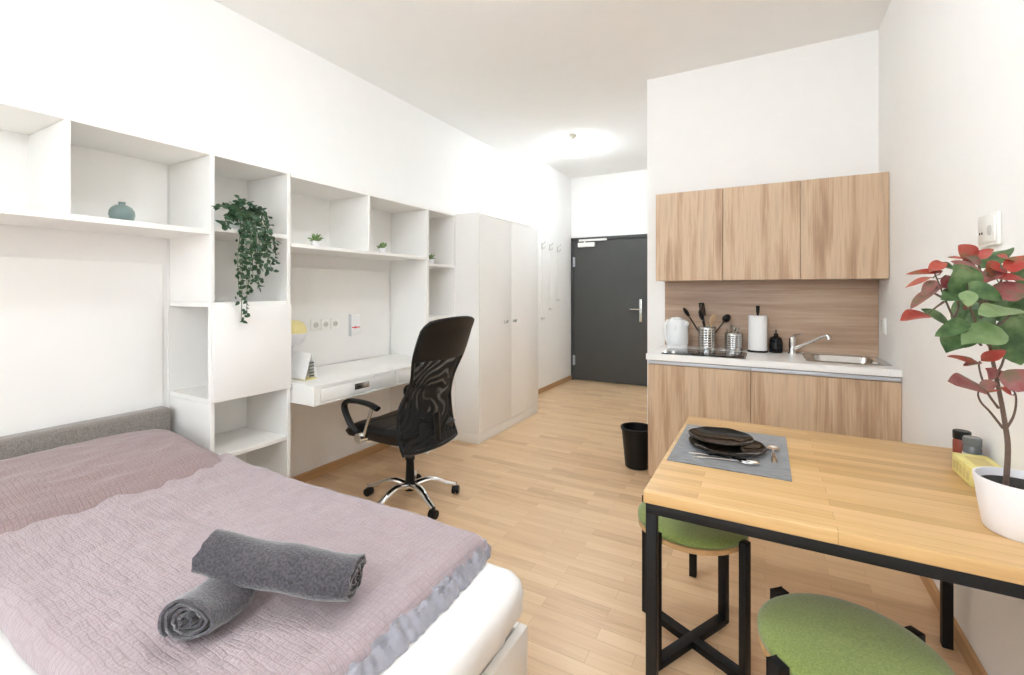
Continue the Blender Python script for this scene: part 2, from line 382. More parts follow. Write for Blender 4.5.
# ================================================================ ROOM
XC = -2.60      # corridor left wall
YC = 5.22       # where it starts
XK, YK = -0.84, 3.81   # kitchen block: left face, back wall of the kitchen
struct('floor', MB().box(XL - .1, XR + .1, YB - .1, YD + .1, -0.1, 0), M['floor'])
struct('ceiling', MB().box(XL - .1, XR + .1, YB - .1, YD + .1, CEIL, CEIL + .1), M['ceiling'])
struct('wall_left', MB().box(XL - .1, XL, YB, YC, 0, CEIL), M['wall'])
struct('wall_corridor_left', MB().box(XL - .1, XC, YC, YD, 0, CEIL), M['wall'])
struct('wall_right', MB().box(XR, XR + .1, YB, YK, 0, CEIL), M['wall'])
struct('wall_kitchen', MB().box(XK, XR + .1, YK, YD, 0, CEIL), M['wall'])
DX0, DX1, DZ = -2.595, -1.40, 2.155
mb = MB().box(XC, XK, YD, YD + .1, DZ, CEIL); mb.box(DX1, XK, YD, YD + .1, 0, DZ)
mb.box(XC, XK, YD + .1, YD + .15, 0, CEIL)
struct('wall_entrance', mb, M['wall'])
wx0, wx1, wz0, wz1 = -2.5, 0.3, 0.8, 2.7
mb = MB().box(XL, wx0, YB - .2, YB, 0, CEIL).box(wx1, XR, YB - .2, YB, 0, CEIL).box(wx0, wx1, YB - .2, YB, 0, wz0).box(wx0, wx1, YB - .2, YB, wz1, CEIL)
struct('wall_back', mb, M['wall'])
win = sroot('window_1', (-1.1, YB - .1, wz0))
fr = MB()
for a, b in ((wx0, wx0 + .06), (wx1 - .06, wx1), (-1.13, -1.07)): fr.box(a, b, YB - .13, YB - .07, wz0, wz1, .004)
fr.box(wx0, wx1, YB - .13, YB - .07, wz0, wz0 + .06, .004); fr.box(wx0, wx1, YB - .13, YB - .07, wz1 - .06, wz1, .004)
struct('window_frame', fr, M['plastic'], win)
struct('window_pane', MB().box(wx0 + .05, wx1 - .05, YB - .105, YB - .095, wz0 + .05, wz1 - .05), M['pane'], win)
struct('window_sill', MB().box(wx0 - .03, wx1 + .03, YB - .06, YB + .04, wz0 - .03, wz0, .005), M['plastic'], win)

# skirting boards
struct('baseboard_left', MB().box(XL, XL + .02, 1.76, 2.98, 0, .065, .003), M['skirt'])
struct('baseboard_right', MB().box(XR - .016, XR, YB, 3.24, 0, .065, .003), M['skirt'])
struct('baseboard_corridor', MB().box(XC, XC + .016, YC, YD, 0, .065, .003), M['skirt'])

# wall back panels behind the bed and the desk
struct('trim_1', MB().box(XL, XL + .012, -.4, 1.262, .08, 1.50, .002), M['white'])
struct('trim_2', MB().box(XL, XL + .030, 1.76, 2.940, .806, 1.515, .002), M['desk_white'])

# entrance door
dr = sroot('door_1', (-2.0, YD, 0))
fm = MB().box(DX0, DX0 + .045, YD - .03, YD + .09, 0, DZ, .003).box(DX1 - .045, DX1, YD - .03, YD + .09, 0, DZ, .003).box(DX0, DX1, YD - .03, YD + .09, DZ - .045, DZ, .003)
struct('door_frame', fm, M['darkframe'], dr)
struct('door_leaf', MB().box(DX0 + .048, DX1 - .048, YD - .015, YD + .04, .008, DZ - .05, .003), M['darkdoor'], dr)
hm = MB().box(-1.565, -1.525, YD - .028, YD - .015, .91, 1.235, .004)
hm.cone((-1.545, YD - .028, 1.09), (-1.545, YD - .075, 1.09), .011, .011, 12).tube([(-1.545, YD - .07, 1.09), (-1.60, YD - .075, 1.09), (-1.685, YD - .07, 1.09)], .010, 10)
hm.cone((-1.545, YD - .028, 1.0), (-1.545, YD - .034, 1.0), .011, .011, 12)
struct('door_handle', hm, M['steel'], dr, True)
for z in (1.79, .30):
    struct('door_hinge', MB().cone((-2.548, YD - .04, z - .075), (-2.548, YD - .04, z + .075), .011, .011, 12).box(-2.56, -2.53, YD - .032, YD - .016, z - .07, z + .07), M['alu'], dr)
cm = MB().box(-2.47, -2.21, YD - .07, YD - .016, 2.01, 2.075, .005).box(-2.46, -2.03, YD - .055, YD - .032, 2.095, 2.125, .003)
cm.box(-2.38, -2.36, YD - .05, YD - .03, 2.07, 2.10)
struct('door_closer', cm, M['plastic'], dr)

# ================================================================ SHELF WALL
XF = -2.45; XB = XL + .013; T = .022
def board(mb, y0, y1, z, t=.024, x0=XB, x1=XF): mb.box(x0, x1, y0, y1, z - t / 2, z + t / 2, .0015, 1)
def post(mb, y, z0, z1, t=.03, x0=XB, x1=XF): mb.box(x0, x1, y - t / 2, y + t / 2, z0, z1, .0015, 1)

# bed-side shelf above the bed
s1 = thing('wall_shelf', 'long white open wall shelf with two compartments above the bed', 'shelf', (-2.65, .4, 1.63))
mb = MB(); board(mb, -.45, 1.2915, 1.648, .026); obj('bottom_board', mb, M['white'], s1)
mb = MB(); board(mb, -.45, 1.2915, 2.046, .018); obj('top_board', mb, M['white'], s1)
mb = MB(); post(mb, .752, 1.661, 2.0365, .020); obj('divider', mb, M['white'], s1)
mb = MB(); post(mb, -.44, 1.661, 2.0365, .022); obj('divider', mb, M['white'], s1)
mb = MB(); mb.box(XL + .002, XB - .001, -.45, 1.283, 1.64, 2.05); obj('back_panel', mb, M['white'], s1)

# tower beside the bed
t1 = thing('shelf_tower', 'tall white shelf tower between bed and desk, with open niche facing the bed', 'shelf', (-2.65, 1.5, 0))
a, b = 1.303, 1.729; PT = .022
mb = MB(); post(mb, a, 1.2925, 2.036, PT); post(mb, a, 0, .7775, PT); mb.box(XF - .02, XF, a - PT / 2, a + PT / 2, .8025, 1.2675, .001, 1); obj('side_panel', mb, M['white'], t1)
mb = MB(); post(mb, b, 0, 2.036, PT); obj('side_panel', mb, M['white'], t1)
mb = MB(); board(mb, a - PT / 2, b + PT / 2, 2.046, .018); obj('top_board', mb, M['white'], t1)
for z in (1.667, 1.28, .79):
    mb = MB(); board(mb, a - (PT / 2 if z < 1.6 else -PT / 2 - .0005), b - PT / 2 - .0005, z); obj('shelf_board', mb, M['white'], t1)
mb = MB(); board(mb, a + .0115, b - .0115, .49); obj('shelf_board', mb, M['white'], t1)
mb = MB(); board(mb, a + .0115, b - .0115, .07); obj('shelf_board', mb, M['white'], t1)
mb = MB(); mb.box(XF + .0005, XF + .018, a - .001, b + .004, .784, 1.270, .002); obj('front_flap', mb, M['door_white'], t1)
mb = MB(); mb.box(XL + .002, XB - .001, a - .015, b + .015, .0, 2.04); obj('back_panel', mb, M['white'], t1)

# desk-side shelf
s2 = thing('wall_shelf', 'white open wall shelf with two compartments above the desk', 'shelf', (-2.65, 2.4, 1.6))
c0, c1 = 1.744, 2.985
mb = MB(); board(mb, c0, c1, 1.622, .022); obj('bottom_board', mb, M['white'], s2)
mb = MB(); board(mb, c0, c1, 2.036); obj('top_board', mb, M['white'], s2)
mb = MB(); post(mb, 2.355, 1.634, 2.0235, .02); obj('divider', mb, M['white'], s2)
mb = MB(); mb.box(XL + .002, XB - .001, c0, c1, 1.61, 2.045); obj('back_panel', mb, M['white'], s2)

# second tower
t2 = thing('shelf_tower', 'narrow white shelf tower between desk and wardrobe', 'shelf', (-2.65, 3.2, 0))
mb = MB(); post(mb, 3.0, 0, 2.0235, .028); obj('side_panel', mb, M['white'], t2)
mb = MB(); post(mb, 3.376, 0, 2.0235, .02); obj('side_panel', mb, M['white'], t2)
mb = MB(); board(mb, 2.986, 3.386, 2.036); obj('top_board', mb, M['white'], t2)
for z in (1.57, 1.115, .10):
    mb = MB(); board(mb, 3.014, 3.366, z); obj('shelf_board', mb, M['white'], t2)
mb = MB(); mb.box(XF - .018, XF, 3.016, 3.364, .115, 1.10, .002); obj('front_panel', mb, M['door_white'], t2)
mb = MB(); mb.box(XF - .04, XF - .015, 3.014, 3.366, 0, .088); obj('plinth', mb, M['white'], t2)
mb = MB(); mb.box(XL + .002, XB - .001, 2.986, 3.386, 0, 2.04); obj('back_panel', mb, M['white'], t2)

# wardrobe
wd = thing('wardrobe', 'tall white two-door wardrobe with small recessed handles', 'wardrobe', (-2.53, 3.99, 0))
WX = -2.2; y0, y1, ym = 3.392, 4.59, 3.985
mb = MB().box(XL + .01, WX - .02, y0, y1, .092, 2.045, .003).box(WX - .02, WX, y0, y0 + .022, .092, 2.045, .001).box(WX - .02, WX, y0, y1, 2.03, 2.045, .001)
obj('body', mb, M['white'], wd, False)
obj('plinth', MB().box(XL + .01, WX - .008, y0 + .002, y1 - .002, 0, .09, .002), M['white'], wd)
for i, (p, q, hy) in enumerate(((y0 + .024, ym - .0015, 3.87), (ym + .0015, y1, 4.045))):
    d = obj('door', MB().box(WX - .019, WX + .001, p, q, .095, 2.028, .0015), M['door_white'], wd)
    obj('handle', MB().box(WX - .001, WX + .004, hy - .035, hy + .035, 1.04, 1.065, .002).box(WX + .003, WX + .012, hy - .035, hy + .035, 1.057, 1.064, .001), M['steel'], d)

# desk
dk = thing('desk', 'wall-mounted white desk with flat handle drawers', 'desk', (-2.5, 2.37, .69))
DZ0, DZ1 = .69, .805
mb = MB().box(XB + .02, -2.2684, 1.746, 2.984, DZ1 - .022, DZ1, .001).box(XB + .02, -2.2684, 1.746, 2.984, DZ0, DZ0 + .014, .001)
mb.box(XB, -2.2685, 1.7465, 1.77, DZ0 + .0145, DZ1 - .0225, .001).box(XB, -2.2685, 2.96, 2.9835, DZ0 + .0145, DZ1 - .0225, .001).box(XB + .001, XB + .02, 1.771, 2.959, DZ0 + .0145, DZ1 - .0225)
mb.box(-2.268, -2.250, 1.746, 1.792, DZ0, DZ1, .001).box(-2.268, -2.250, 2.954, 2.984, DZ0, DZ1, .001).box(-2.268, -2.250, 2.409, 2.429, DZ0 + .01, DZ1 - .016, .001)
mb.box(-2.268, -2.250, 1.79, 2.96, DZ1 - .018, DZ1, .001).box(-2.268, -2.250, 1.79, 2.96, DZ0, DZ0 + .012, .001)
obj('desk_body', mb, M['desk_white'], dk, False)
for p, q in ((1.796, 2.405), (2.433, 2.950)):
    d = obj('drawer', MB().box(-2.30, -2.2485, p, q, DZ0 + .015, DZ1 - .021, .0015), M['desk_white'], dk)
    yc = (p + q) / 2 
    obj('drawer_handle', MB().box(-2.250, -2.2462, yc - .06, yc + .06, .73, .768, .002).box(-2.2465, -2.2445, yc - .048, yc + .048, .737, .757, .001), M['steel'], d)

# ================================================================ ITEMS ON THE SHELVES
vs = MB().lathe([(0, 0), (.024, 0), (.036, .008), (.045, .024), (.049, .042), (.047, .060), (.038, .076), (.024, .086), (.013, .089), (.0125, .098), (.015, .101), (.011, .1), (.010, .088), (0, .085)], (-2.62, .994, 1.6615), 32)
tag(obj('vase', vs, M['vase']), 'small round sage-green ceramic vase on the shelf above the bed', 'vase')

def succulent(y, x, z, label, s=1.0, seedv=1):
    t = thing('succulent', label, 'potted plant', (x, y, z), 'succulents on the shelves')
    obj('pot', MB().lathe([(0, 0), (.019 * s, 0), (.024 * s, .03 * s), (.020 * s, .03 * s), (.018 * s, .022 * s), (0, .022 * s)], (x, y, z), 20), M['pot'], t)
    rnd = random.Random(seedv); mb = MB()
    for k in range(34):
        a = rnd.uniform(0, 2 * PI); e = rnd.uniform(.15, 1.35); d = Vector((math.cos(a) * math.cos(e), math.sin(a) * math.cos(e), math.sin(e)))
        mb.leaf(Vector((x, y, z + .026 * s)) + d * .006, d, Vector((-d.x * .3, -d.y * .3, 1)).normalized() if e < 1.2 else Vector((1, 0, .1)), rnd.uniform(.028, .042) * s, .013 * s, .2, .3, 4)
    obj('leaves', mb, M['succ'], t, solid=.003 * s)
    return t
succulent(1.975, -2.53, 1.6335, 'small green succulent in the left compartment above the desk', 1.3, 1)
succulent(2.565, -2.53, 1.6335, 'small green succulent in the right compartment above the desk', 1.3, 2)
succulent(3.095, -2.50, 1.5825, 'small green succulent in the narrow tower beside the wardrobe', 1.3, 3)

# trailing ivy
iv = thing('trailing_ivy', 'dark green ivy trailing down the front of the shelf tower', 'potted plant', (-2.56, 1.5, 1.68))
obj('pot', MB().lathe([(0, 0), (.045, 0), (.06, .085), (.054, .085), (.048, .07), (0, .07)], (-2.57, 1.50, 1.6795), 28), M['pot'], iv)
rnd = random.Random(11); lv = MB(); st = MB()
strands = []
def strand(pts):
    P = [Vector(p) for p in pts]; out = []
    for i in range(len(P) - 1):
        p0 = P[max(i - 1, 0)]; p1 = P[i]; p2 = P[i + 1]; p3 = P[min(i + 2, len(P) - 1)]
        for k in range(6):
            t = k / 6; out.append(.5 * ((2 * p1) + (p2 - p0) * t + (2 * p0 - 5 * p1 + 4 * p2 - p3) * t * t + (3 * p1 - p0 - 3 * p2 + p3) * t ** 3))
    out.append(P[-1]); return out
# (y at top, y at bottom, z at bottom, outward)
spec = [(1.42, 1.425, 1.19, .05), (1.43, 1.445, 1.24, .07), (1.45, 1.44, 1.36, .09), (1.46, 1.49, 1.40, .05), (1.49, 1.50, 1.36, .08), (1.50, 1.52, 1.42, .04), (1.52, 1.55, 1.45, .08), (1.54, 1.595, 1.47, .05), (1.55, 1.60, 1.52, .08), (1.47, 1.46, 1.50, .10), (1.44, 1.42, 1.45, .05), (1.42, 1.42, 1.32, .04), (1.53, 1.53, 1.55, .10)]
for ya, yb, zb, o in spec:
    zt = 1.79 + rnd.uniform(-.03, .03)
    strands.append(strand([(-2.56, 1.50 + (ya - 1.5) * .3, 1.75), (-2.48, ya, zt), (XF + o * .6, ya + .01, 1.70), (XF + o, (ya + yb) / 2 + rnd.uniform(-.015, .015), (1.70 + zb) / 2), (XF + o * .8, yb, zb)]))
strands.append(strand([(-2.56, 1.48, 1.75), (-2.46, 1.42, 1.80), (-2.42, 1.35, 1.79), (-2.40, 1.29, 1.775)]))
strands.append(strand([(-2.56, 1.48, 1.75), (-2.46, 1.40, 1.76), (-2.42, 1.345, 1.70), (-2.40, 1.34, 1.68)]))
strands.append(strand([(-2.56, 1.48, 1.75), (-2.5, 1.46, 1.82), (-2.44, 1.44, 1.835), (-2.42, 1.47, 1.81)]))
strands.append(strand([(-2.56, 1.52, 1.75), (-2.5, 1.56, 1.80), (-2.44, 1.575, 1.79), (-2.42, 1.585, 1.72)]))
for P in strands:
    st.tube(P, .0018, 5)
    for i in range(3, len(P)):
        for k in range(2 if i > 6 else 3):
            a = rnd.uniform(0, 2 * PI); d = Vector((rnd.uniform(-.2, 1), rnd.uniform(-1, 1), rnd.uniform(-.9, .35))).normalized()
            n = Vector((1, rnd.uniform(-.6, .6), rnd.uniform(0, 1.0)))
            L = rnd.uniform(.022, .036)
            lv.leaf(P[i] + Vector((rnd.uniform(-.008, .01), rnd.uniform(-.014, .014), rnd.uniform(-.01, .01))), d, n, L, L * .62, .25, .2, 4)
obj('stems', st, M['vine'], iv); obj('foliage', lv, M['ivy'], iv)

# desk corner items
lp = thing('round_lamp', 'small round table lamp with yellow top and white base at the left of the desk', 'lamp', (-2.62, 1.92, DZ1))
obj('lamp_base', MB().lathe([(0, 0), (.045, 0), (.045, .012), (.012, .02), (.010, .18), (.012, .2), (0, .2)], (-2.68, 1.92, DZ1 + .0005), 24), M['pot'], lp)
obj('lamp_globe', MB().lathe([(0, .195), (.05, .2), (.078, .235), (.084, .27), (.0835, .272), (0, .272)], (-2.68, 1.92, DZ1), 28), M['pot'], lp)
obj('lamp_cap', MB().lathe([(0, .273), (.084, .273), (.083, .30), (.066, .335), (.035, .352), (0, .357)], (-2.68, 1.92, DZ1), 28), M['yellow'], lp)
# tent card
cd = thing('tent_card', 'folded card with grey stripes and yellow foot standing on the desk', 'card', (-2.56, 1.945, DZ1))
Rt = Matrix.Rotation(.28, 3, 'X')
mb = MB().box(-2.60, -2.44, 1.895, 1.898, DZ1 + .004, DZ1 + .165, rot=Rt); mb.box(-2.60, -2.44, 1.85, 1.853, DZ1 + .004, DZ1 + .165, rot=Matrix.Rotation(-.28, 3, 'X')); obj('card_sheet', mb, M['paper'], cd, False)
mb = MB()
for k in range(5): mb.box(-2.438, -2.4375, 1.857, 1.891, DZ1 + .02 + k * .02, DZ1 + .029 + k * .02)
obj('printed_stripes', mb, M['greyprint'], cd, False)
obj('card_foot', MB().box(-2.60, -2.437, 1.835, 1.915, DZ1 + .0005, DZ1 + .006, .002), M['yellow'], cd)

# sockets above the desk
def socket(x, y, z, axis, label, group=None, n=1, dy=.071, s=.08):
    """axis +1: faces +x (left wall); -1: faces -x (right wall)"""
    t = thing('wall_socket', label, 'socket', (x, y, z), group)
    f = lambda a, b: (min(x + axis * a, x + axis * b), max(x + axis * a, x + axis * b))
    x0, x1 = f(.0005, .009)
    obj('cover_plate', MB().box(x0, x1, y - s / 2, y + s / 2, z - s / 2, z + s / 2, .004), M['plastic'], t)
    mb = MB(); mb.cone((x + axis * .006, y, z), (x + axis * .0105, y, z), .021, .021, 24); obj('socket_well', mb, M['hook'], t)
    mb = MB()
    for q in (-.0095, .0095): mb.cone((x + axis * .0095, y + q, z), (x + axis * .0112, y + q, z), .0026, .0026, 10)
    obj('pin_holes', mb, M['slot'], t)
    return t
xx = XL + .030
so = socket(xx, 2.205, 1.105, 1, 'left one of three white sockets in a row above the desk', 'sockets above the desk')
dup(so, (xx, 2.29, 1.105), 'middle one of three white sockets in a row above the desk')
dup(so, (xx, 2.375, 1.105), 'right one of three white sockets in a row above the desk')
# leaflet holder
lh = thing('leaflet_holder', 'pale leaflet holder with a red stripe on the wall above the desk', 'holder', (xx, 2.56, 1.0))
obj('pocket', MB().box(xx + .0005, xx + .022, 2.515, 2.605, 1.01, 1.165, .003), M['paper'], lh)
obj('side_clip', MB().box(xx + .0005, xx + .026, 2.508, 2.5145, 1.0, 1.17, .001), M['leafletgrey'], lh)
obj('red_stripe', MB().box(xx + .0215, xx + .0235, 2.52, 2.60, 1.062, 1.07).box(xx + .0215, xx + .0235, 2.548, 2.562, 1.058, 1.074), M['red'], lh)

# coat hooks in the corridor
for i, (y, zb) in enumerate(((5.29, .90), (5.53, 1.0), (5.78, 1.12), (6.05, 1.24))):
    t = thing('coat_hook', 'pale coat hook with a hanging strip on the corridor wall, %s' % ('nearest the wardrobe', 'second from the wardrobe', 'second from the door', 'nearest the door')[i], 'coat hook', (XC, y, 1.93), 'coat hooks on the corridor wall')
    obj('hook', MB().box(XC + .0005, XC + .008, y - .013, y + .013, 1.90, 1.99, .002).tube([(XC + .006, y, 1.97), (XC + .04, y, 1.985), (XC + .06, y, 2.01)], .006, 8).tube([(XC + .006, y, 1.93), (XC + .035, y, 1.91), (XC + .05, y, 1.93), (XC + .052, y, 1.95)], .006, 8), M['hook'], t)
    obj('hanging_strip', MB().box(XC + .0005, XC + .006, y - .010, y + .010, zb, 1.899, .001), M['plastic'], t)
    obj('end_knob', MB().box(XC + .0005, XC + .012, y - .02, y + .02, zb - .03, zb, .003).tube([(XC + .01, y, zb - .015), (XC + .035, y, zb - .02), (XC + .045, y, zb)], .006, 8), M['hook'], t)

# ================================================================ LAMPS
def ceiling_lamp(x, y, label):
    t = thing('ceiling_lamp', label, 'ceiling light', (x, y, CEIL))
    obj('lamp_ring', MB().lathe([(0, -.001), (.10, -.001), (.10, -.03), (0, -.03)], (x, y, CEIL), 40), M['plastic'], t)
    obj('lamp_shade', MB().lathe([(0, -.0305), (.13, -.031), (.165, -.045), (.172, -.07), (.15, -.10), (.10, -.122), (0, -.135)], (x, y, CEIL), 40), M['lamp_glass'], t)
    return t
ceiling_lamp(-1.93, 5.10, 'round lit white ceiling lamp in the corridor before the dark door')
ceiling_lamp(-.95, 1.65, 'round lit white ceiling lamp in the main room above the bed end')
pn = thing('fill_globe_lamp', 'unseen opal globe lamp added behind the camera as fill light', 'added fill lamp', (-.55, -1.0, CEIL))  # out-of-view globe, added to brighten the ceiling and upper walls
obj('ceiling_rose', MB().lathe([(0, -.001), (.05, -.001), (.04, -.03), (0, -.03)], (-.55, -1.0, CEIL), 24), M['plastic'], pn)
obj('cord', MB().cone((-.55, -1.0, CEIL - .03), (-.55, -1.0, CEIL - .65), .004, .004, 8), M['plastic'], pn)
obj('globe', MB().sphere((-.55, -1.0, CEIL - .81), .16, seg=32), M['fill_globe_glass'], pn)
sd = MB().lathe([(0, 0), (.04, 0), (.042, -.012), (.03, -.03), (.016, -.036), (.014, -.05), (0, -.052)], (-1.86, 4.77, CEIL - .0005), 24)
tag(obj('smoke_detector', sd, M['brass']), 'small cream detector on the ceiling in front of the corridor lamp', 'detector')

# ================================================================ BED
BX0, BX1, BY0, BY1 = -2.74, -.64, -.20, 1.262
bd = thing('bed', 'white double bed frame with low grey upholstered headboard', 'bed', (-1.7, .5, 0))
mb = MB().box(BX1 - .028, BX1, BY0, BY1, .15, .32, .003).box(BX0, BX1 - .028, BY1 - .028, BY1, .15, .32, .003).box(BX0, BX1 - .028, BY0, BY0 + .028, .15, .32, .003)
mb.box(BX0, BX1 - .03, BY0 + .03, BY1 - .03, .24, .26)
obj('bed_frame', mb, M['door_white'], bd)
obj('bed_plinth', MB().box(BX0 + .02, BX1 - .12, BY0 + .1, BY1 - .06, 0, .15, .003), M['white'], bd)
hb = MB().box(XB + .001, -2.75, BY0 - .05, BY1, .08, .735, .02, 4)
obj('headboard', hb, M['headboard'], bd)

def nz(x, y, s, seed=0.0): return noise.noise(Vector((x * s + seed, y * s - seed, seed * 1.3)))
MZ = .50
mt = thing('mattress', 'thick mattress under a white fitted sheet on the bed', 'mattress', (-1.7, .5, .26))
def rsq(u, v, x0, x1, y0, y1, z0, z1, r):
    pass
mb = MB(); bm = mb.bm
# rounded mattress: stacked rounded-rectangle loops
def rrect(x0, x1, y0, y1, r, n=8, e=0):
    P = []
    for cx_, cy_, a0 in ((x1 - r, y1 - r, 0), (x0 + r, y1 - r, PI / 2), (x0 + r, y0 + r, PI), (x1 - r, y0 + r, 1.5 * PI)):
        for k in range(n + 1):
            a = a0 + PI / 2 * k / n; P.append((cx_ + r * math.cos(a), cy_ + r * math.sin(a)))
    out = []
    for i, p in enumerate(P):
        q = P[(i + 1) % len(P)]; d = math.dist(p, q); m = max(1, int(d / .045))
        for k in range(m): out.append((p[0] + (q[0] - p[0]) * k / m, p[1] + (q[1] - p[1]) * k / m))
    return out
base = rrect(BX0 + .005, BX1 - .004, BY0 + .03, BY1 - .034, .065)
base2 = rrect(BX0 + .005, BX1 + .005, BY0 + .01, BY1 - .022, .10)
cx0, cy0 = (BX0 + BX1) / 2, (BY0 + BY1) / 2
loops = []
for z, off, amp in ((.262, -.034, .0), (.30, -.030, .0), (.335, -.026, .002), (.40, .022, .008), (.45, .026, .006), (.475, .022, .003), (.490, .010, .002), (.498, -.010, .001), (.50, -.035, .0005)):
    L = []
    for i, (x, y) in enumerate(base):
        d = Vector((x - cx0, y - cy0)); n = Vector((1 if x > BX1 - .12 else (-1 if x < BX0 + .1 else 0), 1 if y > BY1 - .12 else (-1 if y < BY0 + .12 else 0))); n = n.normalized() if n.length else n
        w = amp * (nz(x * 3 + y * 3, z * .8, 3.2, 3) * 1.6 + .8 * abs(nz(x * 9 + y * 9, z, 2.2, 9)))
        o_ = off + w
        L.append(bm.verts.new((x + n.x * o_, y + n.y * o_, z)))
    loops.append(L)
N = len(base)
for A, B in zip(loops, loops[1:]):
    for i in range(N): bm.faces.new((A[i], A[(i + 1) % N], B[(i + 1) % N], B[i]))
bm.faces.new(loops[0][::-1]); bm.faces.new(loops[-1])
obj('fitted_sheet', mb, M['sheet'], mt, ang=1.2)

# duvet
dv = thing('duvet', 'lilac and rose checked crinkled duvet spread over the bed', 'duvet', (-1.4, .8, MZ))
DX0_, DX1_, DY0, DY1 = -2.16, -.775, .375, 1.275
def duvet_xy(u, v):
    x = DX0_ + (DX1_ - DX0_) * u; y = DY0 + (DY1 - DY0) * v
    x += -.09 * max(0, v - .45) * (1 - u) * 2 + .004 * nz(0, y, 5, 2) * u + .008 * (1 - u) * nz(1, y, 3.3, 5)
    y += (.012 * nz(x, 0, 4, 7) - .006) * (1 if v > .5 else -1) * abs(v - .5) * 2
    return x, y
def dtop(u, v):
    x, y = duvet_xy(u, v)
    e = min(u / .05, 1) ; f_ = min((1 - u) / .04, 1); g = min(v / .05, 1); h = min((1 - v) / .05, 1)
    edge = (1 - (1 - e) ** 2) ** .5 * (1 - (1 - f_) ** 2) ** .5 * (1 - (1 - g) ** 2) ** .5 * (1 - (1 - h) ** 2) ** .5
    t = .020 + .045 * edge
    wr = .007 * nz(x, y, 2.3, 1) + .004 * nz(x, y * 1.4, 6, 4) + .0032 * (1 - abs(nz(x * .6, y * 1.6, 11, 8)) * 3) + .0022 * nz(x, y, 24, 3) + .0012 * nz(x * .6, y * 1.5, 55, 3)
    head = max(0, 1 - u / .28)
    wr += head * (.010 * (1 - 2.5 * abs(nz(x + y * .5, y - x * .3, 5, 13))) + .018)
    # hollow beneath the rolled towels
    for (ax, ay, bx_, by_) in ((-1.24, .64, -.92, .82), (-1.11, .52, -1.08, .78)):
        A = Vector((ax, ay)); B = Vector((bx_, by_)); p = Vector((x, y)); tt = max(0, min(1, (p - A).dot(B - A) / (B - A).length_squared)); dd = (p - A - (B - A) * tt).length
        wr -= .010 * math.exp(-(dd / .07) ** 2)
    return Vector((x, y, MZ + .004 + t + wr * edge))
def dbot(u, v):
    x, y = duvet_xy(u, v); return Vector((x, y, MZ + .004 + .004 * (1 + nz(x, y, 9, 2))))
mb = MB().slab(dtop, dbot, 190, 130)
obj('duvet_cover', mb, M['duvet'], dv, ang=1.5)
# ruffled lining that shows along the foot edge
def rtop(u, v):
    y = .40 + (1.262 - .40) * v
    bulge = math.sin(PI * min(1, v * 1.0)) ** .4
    cr = nz(0, y, 42, 3); cr2 = nz(u * .6, y, 26, 8)
    x = -.80 + u * (.022 + .036 * bulge * (1 + .35 * cr))
    z = MZ + .007 + (.032 * (1 - u) ** .8 + .016 * math.sin(PI * u)) * (1 + .5 * cr2) + .012 * cr * math.sin(PI * u) 
    return Vector((x, y, z))
def rbot(u, v): p = rtop(u, v); return Vector((p.x, p.y, MZ + .003))
obj('duvet_lining', MB().slab(rtop, rbot, 14, 220), M['lining'], dv, ang=1.5, label='silver-grey ruffled lining at the foot edge')

# pillow
pw = thing('pillow', 'wide dusty-rose checked pillow against the grey headboard', 'pillow', (-2.45, .75, MZ))
def pshape(u, v, s):
    x = -2.745 + .70 * u; y = .30 + .925 * v
    e = (max(0, 1 - abs(2 * u - 1) ** 3.2) * max(0, 1 - abs(2 * v - 1) ** 5)) ** .5
    x += .02 * (1 - e) * 0; wr = .008 * nz(x, y, 4, 2) + .004 * nz(x * 2, y, 13, 5) + .005 * (1 - 3 * abs(nz(x * 1.3, y * .7, 7, 21)))
    tilt = .085 * (1 - u) ** 1.1
    if s > 0: z = MZ + .035 + tilt + .085 * e + wr * e
    else: z = MZ + .032 + tilt * .6 - .028 * e
    return Vector((x, y, z))
obj('pillow_cover', MB().slab(lambda u, v: pshape(u, v, 1), lambda u, v: pshape(u, v, -1), 70, 90), M['pillow'], pw, ang=1.5)

